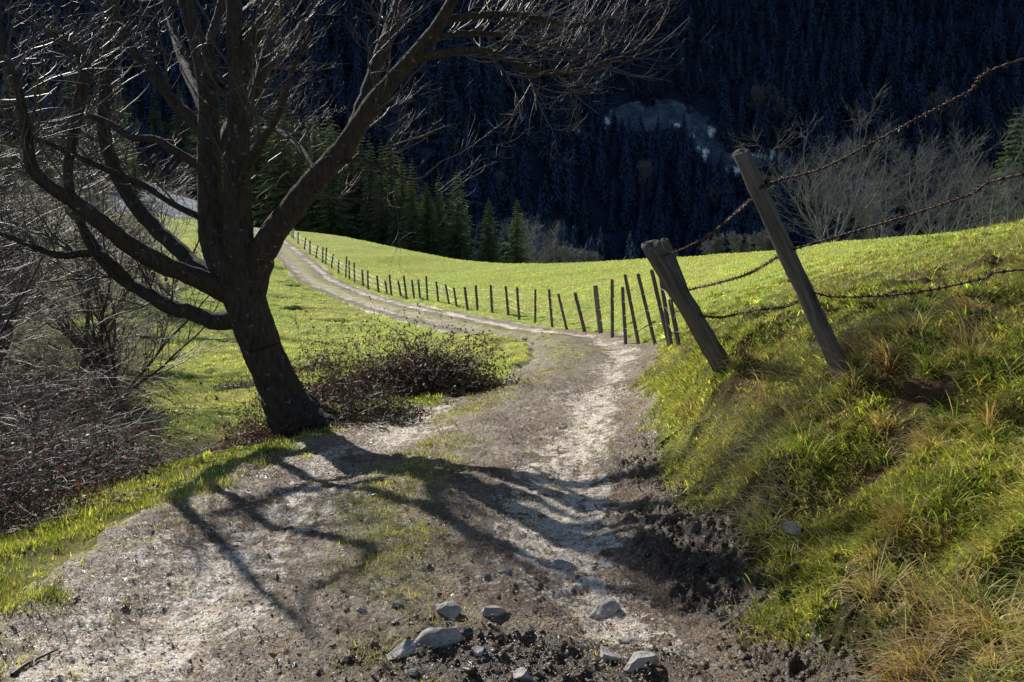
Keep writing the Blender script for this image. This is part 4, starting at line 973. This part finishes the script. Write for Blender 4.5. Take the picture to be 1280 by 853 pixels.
fen = empty('wire_fence', tuple(float(v) for v in at(751, 411, 24)))
tag(fen, 'long row of dark wooden posts with thin wires curving along the far field', 'fence')
def z340(l): return [(340+a/4.267, 270+b_/4.267, 340+c_/4.267, 270+d/4.267) for a, b_, c_, d in l]
fp = z340([(93,85,90,115),(108,65,107,130),(118,65,116,135),(140,88,140,160),(181,118,173,188),(203,133,203,215),(245,160,234,235),(272,168,271,255),(291,170,287,270),(327,205,317,288),(357,237,355,315),(398,217,393,335),(411,240,413,335),(438,250,441,358),(482,290,487,383),(511,292,513,405),(560,320,570,420),(604,348,615,428),(627,317,638,432),(673,348,688,440),(703,320,720,445),(746,343,760,458),(780,341,790,455),(822,323,830,470),(877,352,888,472),(926,368,945,482),(970,385,985,490),(1028,382,1043,500),(1087,372,1098,508)])
fp += [(613.4,356.8,615.2,393.1),(632.3,358.4,635.6,394.3),(646.4,359.8,649.2,401.3),(669.1,362.2,669.1,404.4),(686.5,362.2,690.5,405.5),(698,367.8,709,406.5),(718.8,366.4,731.2,407.9),(744.1,358,751.2,410.7),(765.2,350,765.7,410),(778.3,359.8,782.8,406.7),(781.6,343.9,799.7,407.9),(797.6,342.7,819.8,409.5),(814.4,338,838,405),(824,330,840,417.7),(838,375,850,420)]
dY = [(361,108),(380,92),(400,78),(430,66),(460,56),(500,50),(560,42),(635,34),(690,29),(731,25.5),(751,24),(766,22),(783,20),(800,18.5),(820,16.5),(840,14),(850,12.5)]
tops = []
for j, (tx, ty, bx_, by) in enumerate(fp):
    Y = float(np.interp(bx_, [a for a, _ in dY], [b_ for _, b_ in dY])); b0 = at(bx_, by, Y); g = hz(b0[0], Y)
    b0[2] = g - .02; t0 = at(tx, ty, Y); wpx = 2.0 if Y > 60 else (2.6 if Y > 40 else 3.3 if Y > 26 else 4.4 if j != 36 else 6.5)
    if j == 36: wpx = 6.3
    rr = float(np.clip(wpx/F*Y/2, .03, .075)); post_mesh(b0, t0, rr, rr*.92, M['palepost'] if j == 36 else M['post'], fen, 'thicker pale grey post of the row' if j == 36 else None, m=8)
    tops.append((b0, t0))
for fr in (.9, .62, .35):
    pts = []
    for j in range(len(tops)-1):
        (b0, t0), (b1, t1) = tops[j], tops[j+1]
        if np.linalg.norm(t0-b0) < .55: continue
        h0, h1 = min(1.0, np.linalg.norm(t0-b0)), min(1.0, np.linalg.norm(t1-b1))
        p0 = b0+nrm(t0-b0)*h0*fr; p1 = b1+nrm(t1-b1)*h1*fr
        pts += [p0, (p0+p1)/2-np.array((0, 0, .03*np.linalg.norm(p1-p0)*.5))]
    pts.append(tops[-1][0]+(tops[-1][1]-tops[-1][0])*fr)
    pts.append(B_b+(B_t-B_b)*fr)
    c_ = resample(pts, len(pts)*3); v, q = tubes(c_[None], (c_[:, 1]*.00018+.0015)[None], 4)
    mesh_obj('wire', v-np.array(fen.location)[None], [q], M['wire'], fen, smooth=True)

# a few loose sticks on the ground
def stick(pts, r, label):
    P = np.array([at(a, b_, 3.0) for a, b_ in pts]); w_ = []
    for (a, b_) in pts:
        Yy = 2.4
        while Yy < 30:
            p_ = at(a, b_, Yy)
            if p_[2] <= hz_fast(p_[0], Yy): break
            Yy += .02
        w_.append((p_[0], Yy, hz_fast(p_[0], Yy)+r))
    c_ = resample(w_, 16); v, q = tubes(c_[None], np.linspace(r, r*.4, 16)[None], 6)
    o = mesh_obj('stick', v, [q], M['stem'], smooth=True, loc=c_[0]); tag(o, label, 'stick', 'sticks lying on the ground')
stick([(15,848),(35,833),(58,822),(75,815)], .008, 'dark crooked stick on the mud in the bottom left corner')
stick([(825,556),(850,540),(880,528),(900,518)], .006, 'thin pale stick on the grass at the foot of the bank')
stick([(900,790),(925,770),(945,750)], .004, 'short dry twig where the mud meets the bank grass')

# ---------------------------------------------------------------- light
EL, AZ = math.radians(30), math.radians(36.5)
d = Vector((-math.sin(AZ)*math.cos(EL), math.cos(AZ)*math.cos(EL), math.sin(EL)))
sd_ = bpy.data.lights.new('sun', 'SUN'); sun = bpy.data.objects.new('sun', sd_); COL.objects.link(sun)
sd_.energy = 5.0; sd_.angle = math.radians(.53); sd_.color = (1, .95, .86)
sun.rotation_euler = d.to_track_quat('Z', 'Y').to_euler()
w = bpy.data.worlds.new('World'); scene.world = w; w.use_nodes = True; nt = w.node_tree
bg = nt.nodes['Background']; sky = nt.nodes.new('ShaderNodeTexSky'); sky.sky_type = 'NISHITA'; sky.sun_disc = False
sky.sun_elevation = EL; sky.sun_rotation = -AZ; sky.altitude = 900; sky.air_density = 1.0; sky.dust_density = .5
nt.links.new(sky.outputs[0], bg.inputs[0]); bg.inputs[1].default_value = .085
scene.view_settings.view_transform = 'Standard'; scene.view_settings.look = 'None'; scene.view_settings.exposure = 0; scene.view_settings.gamma = 1
scene.render.engine = 'CYCLES'
scene.cycles.max_bounces = 5; scene.cycles.transparent_max_bounces = 4
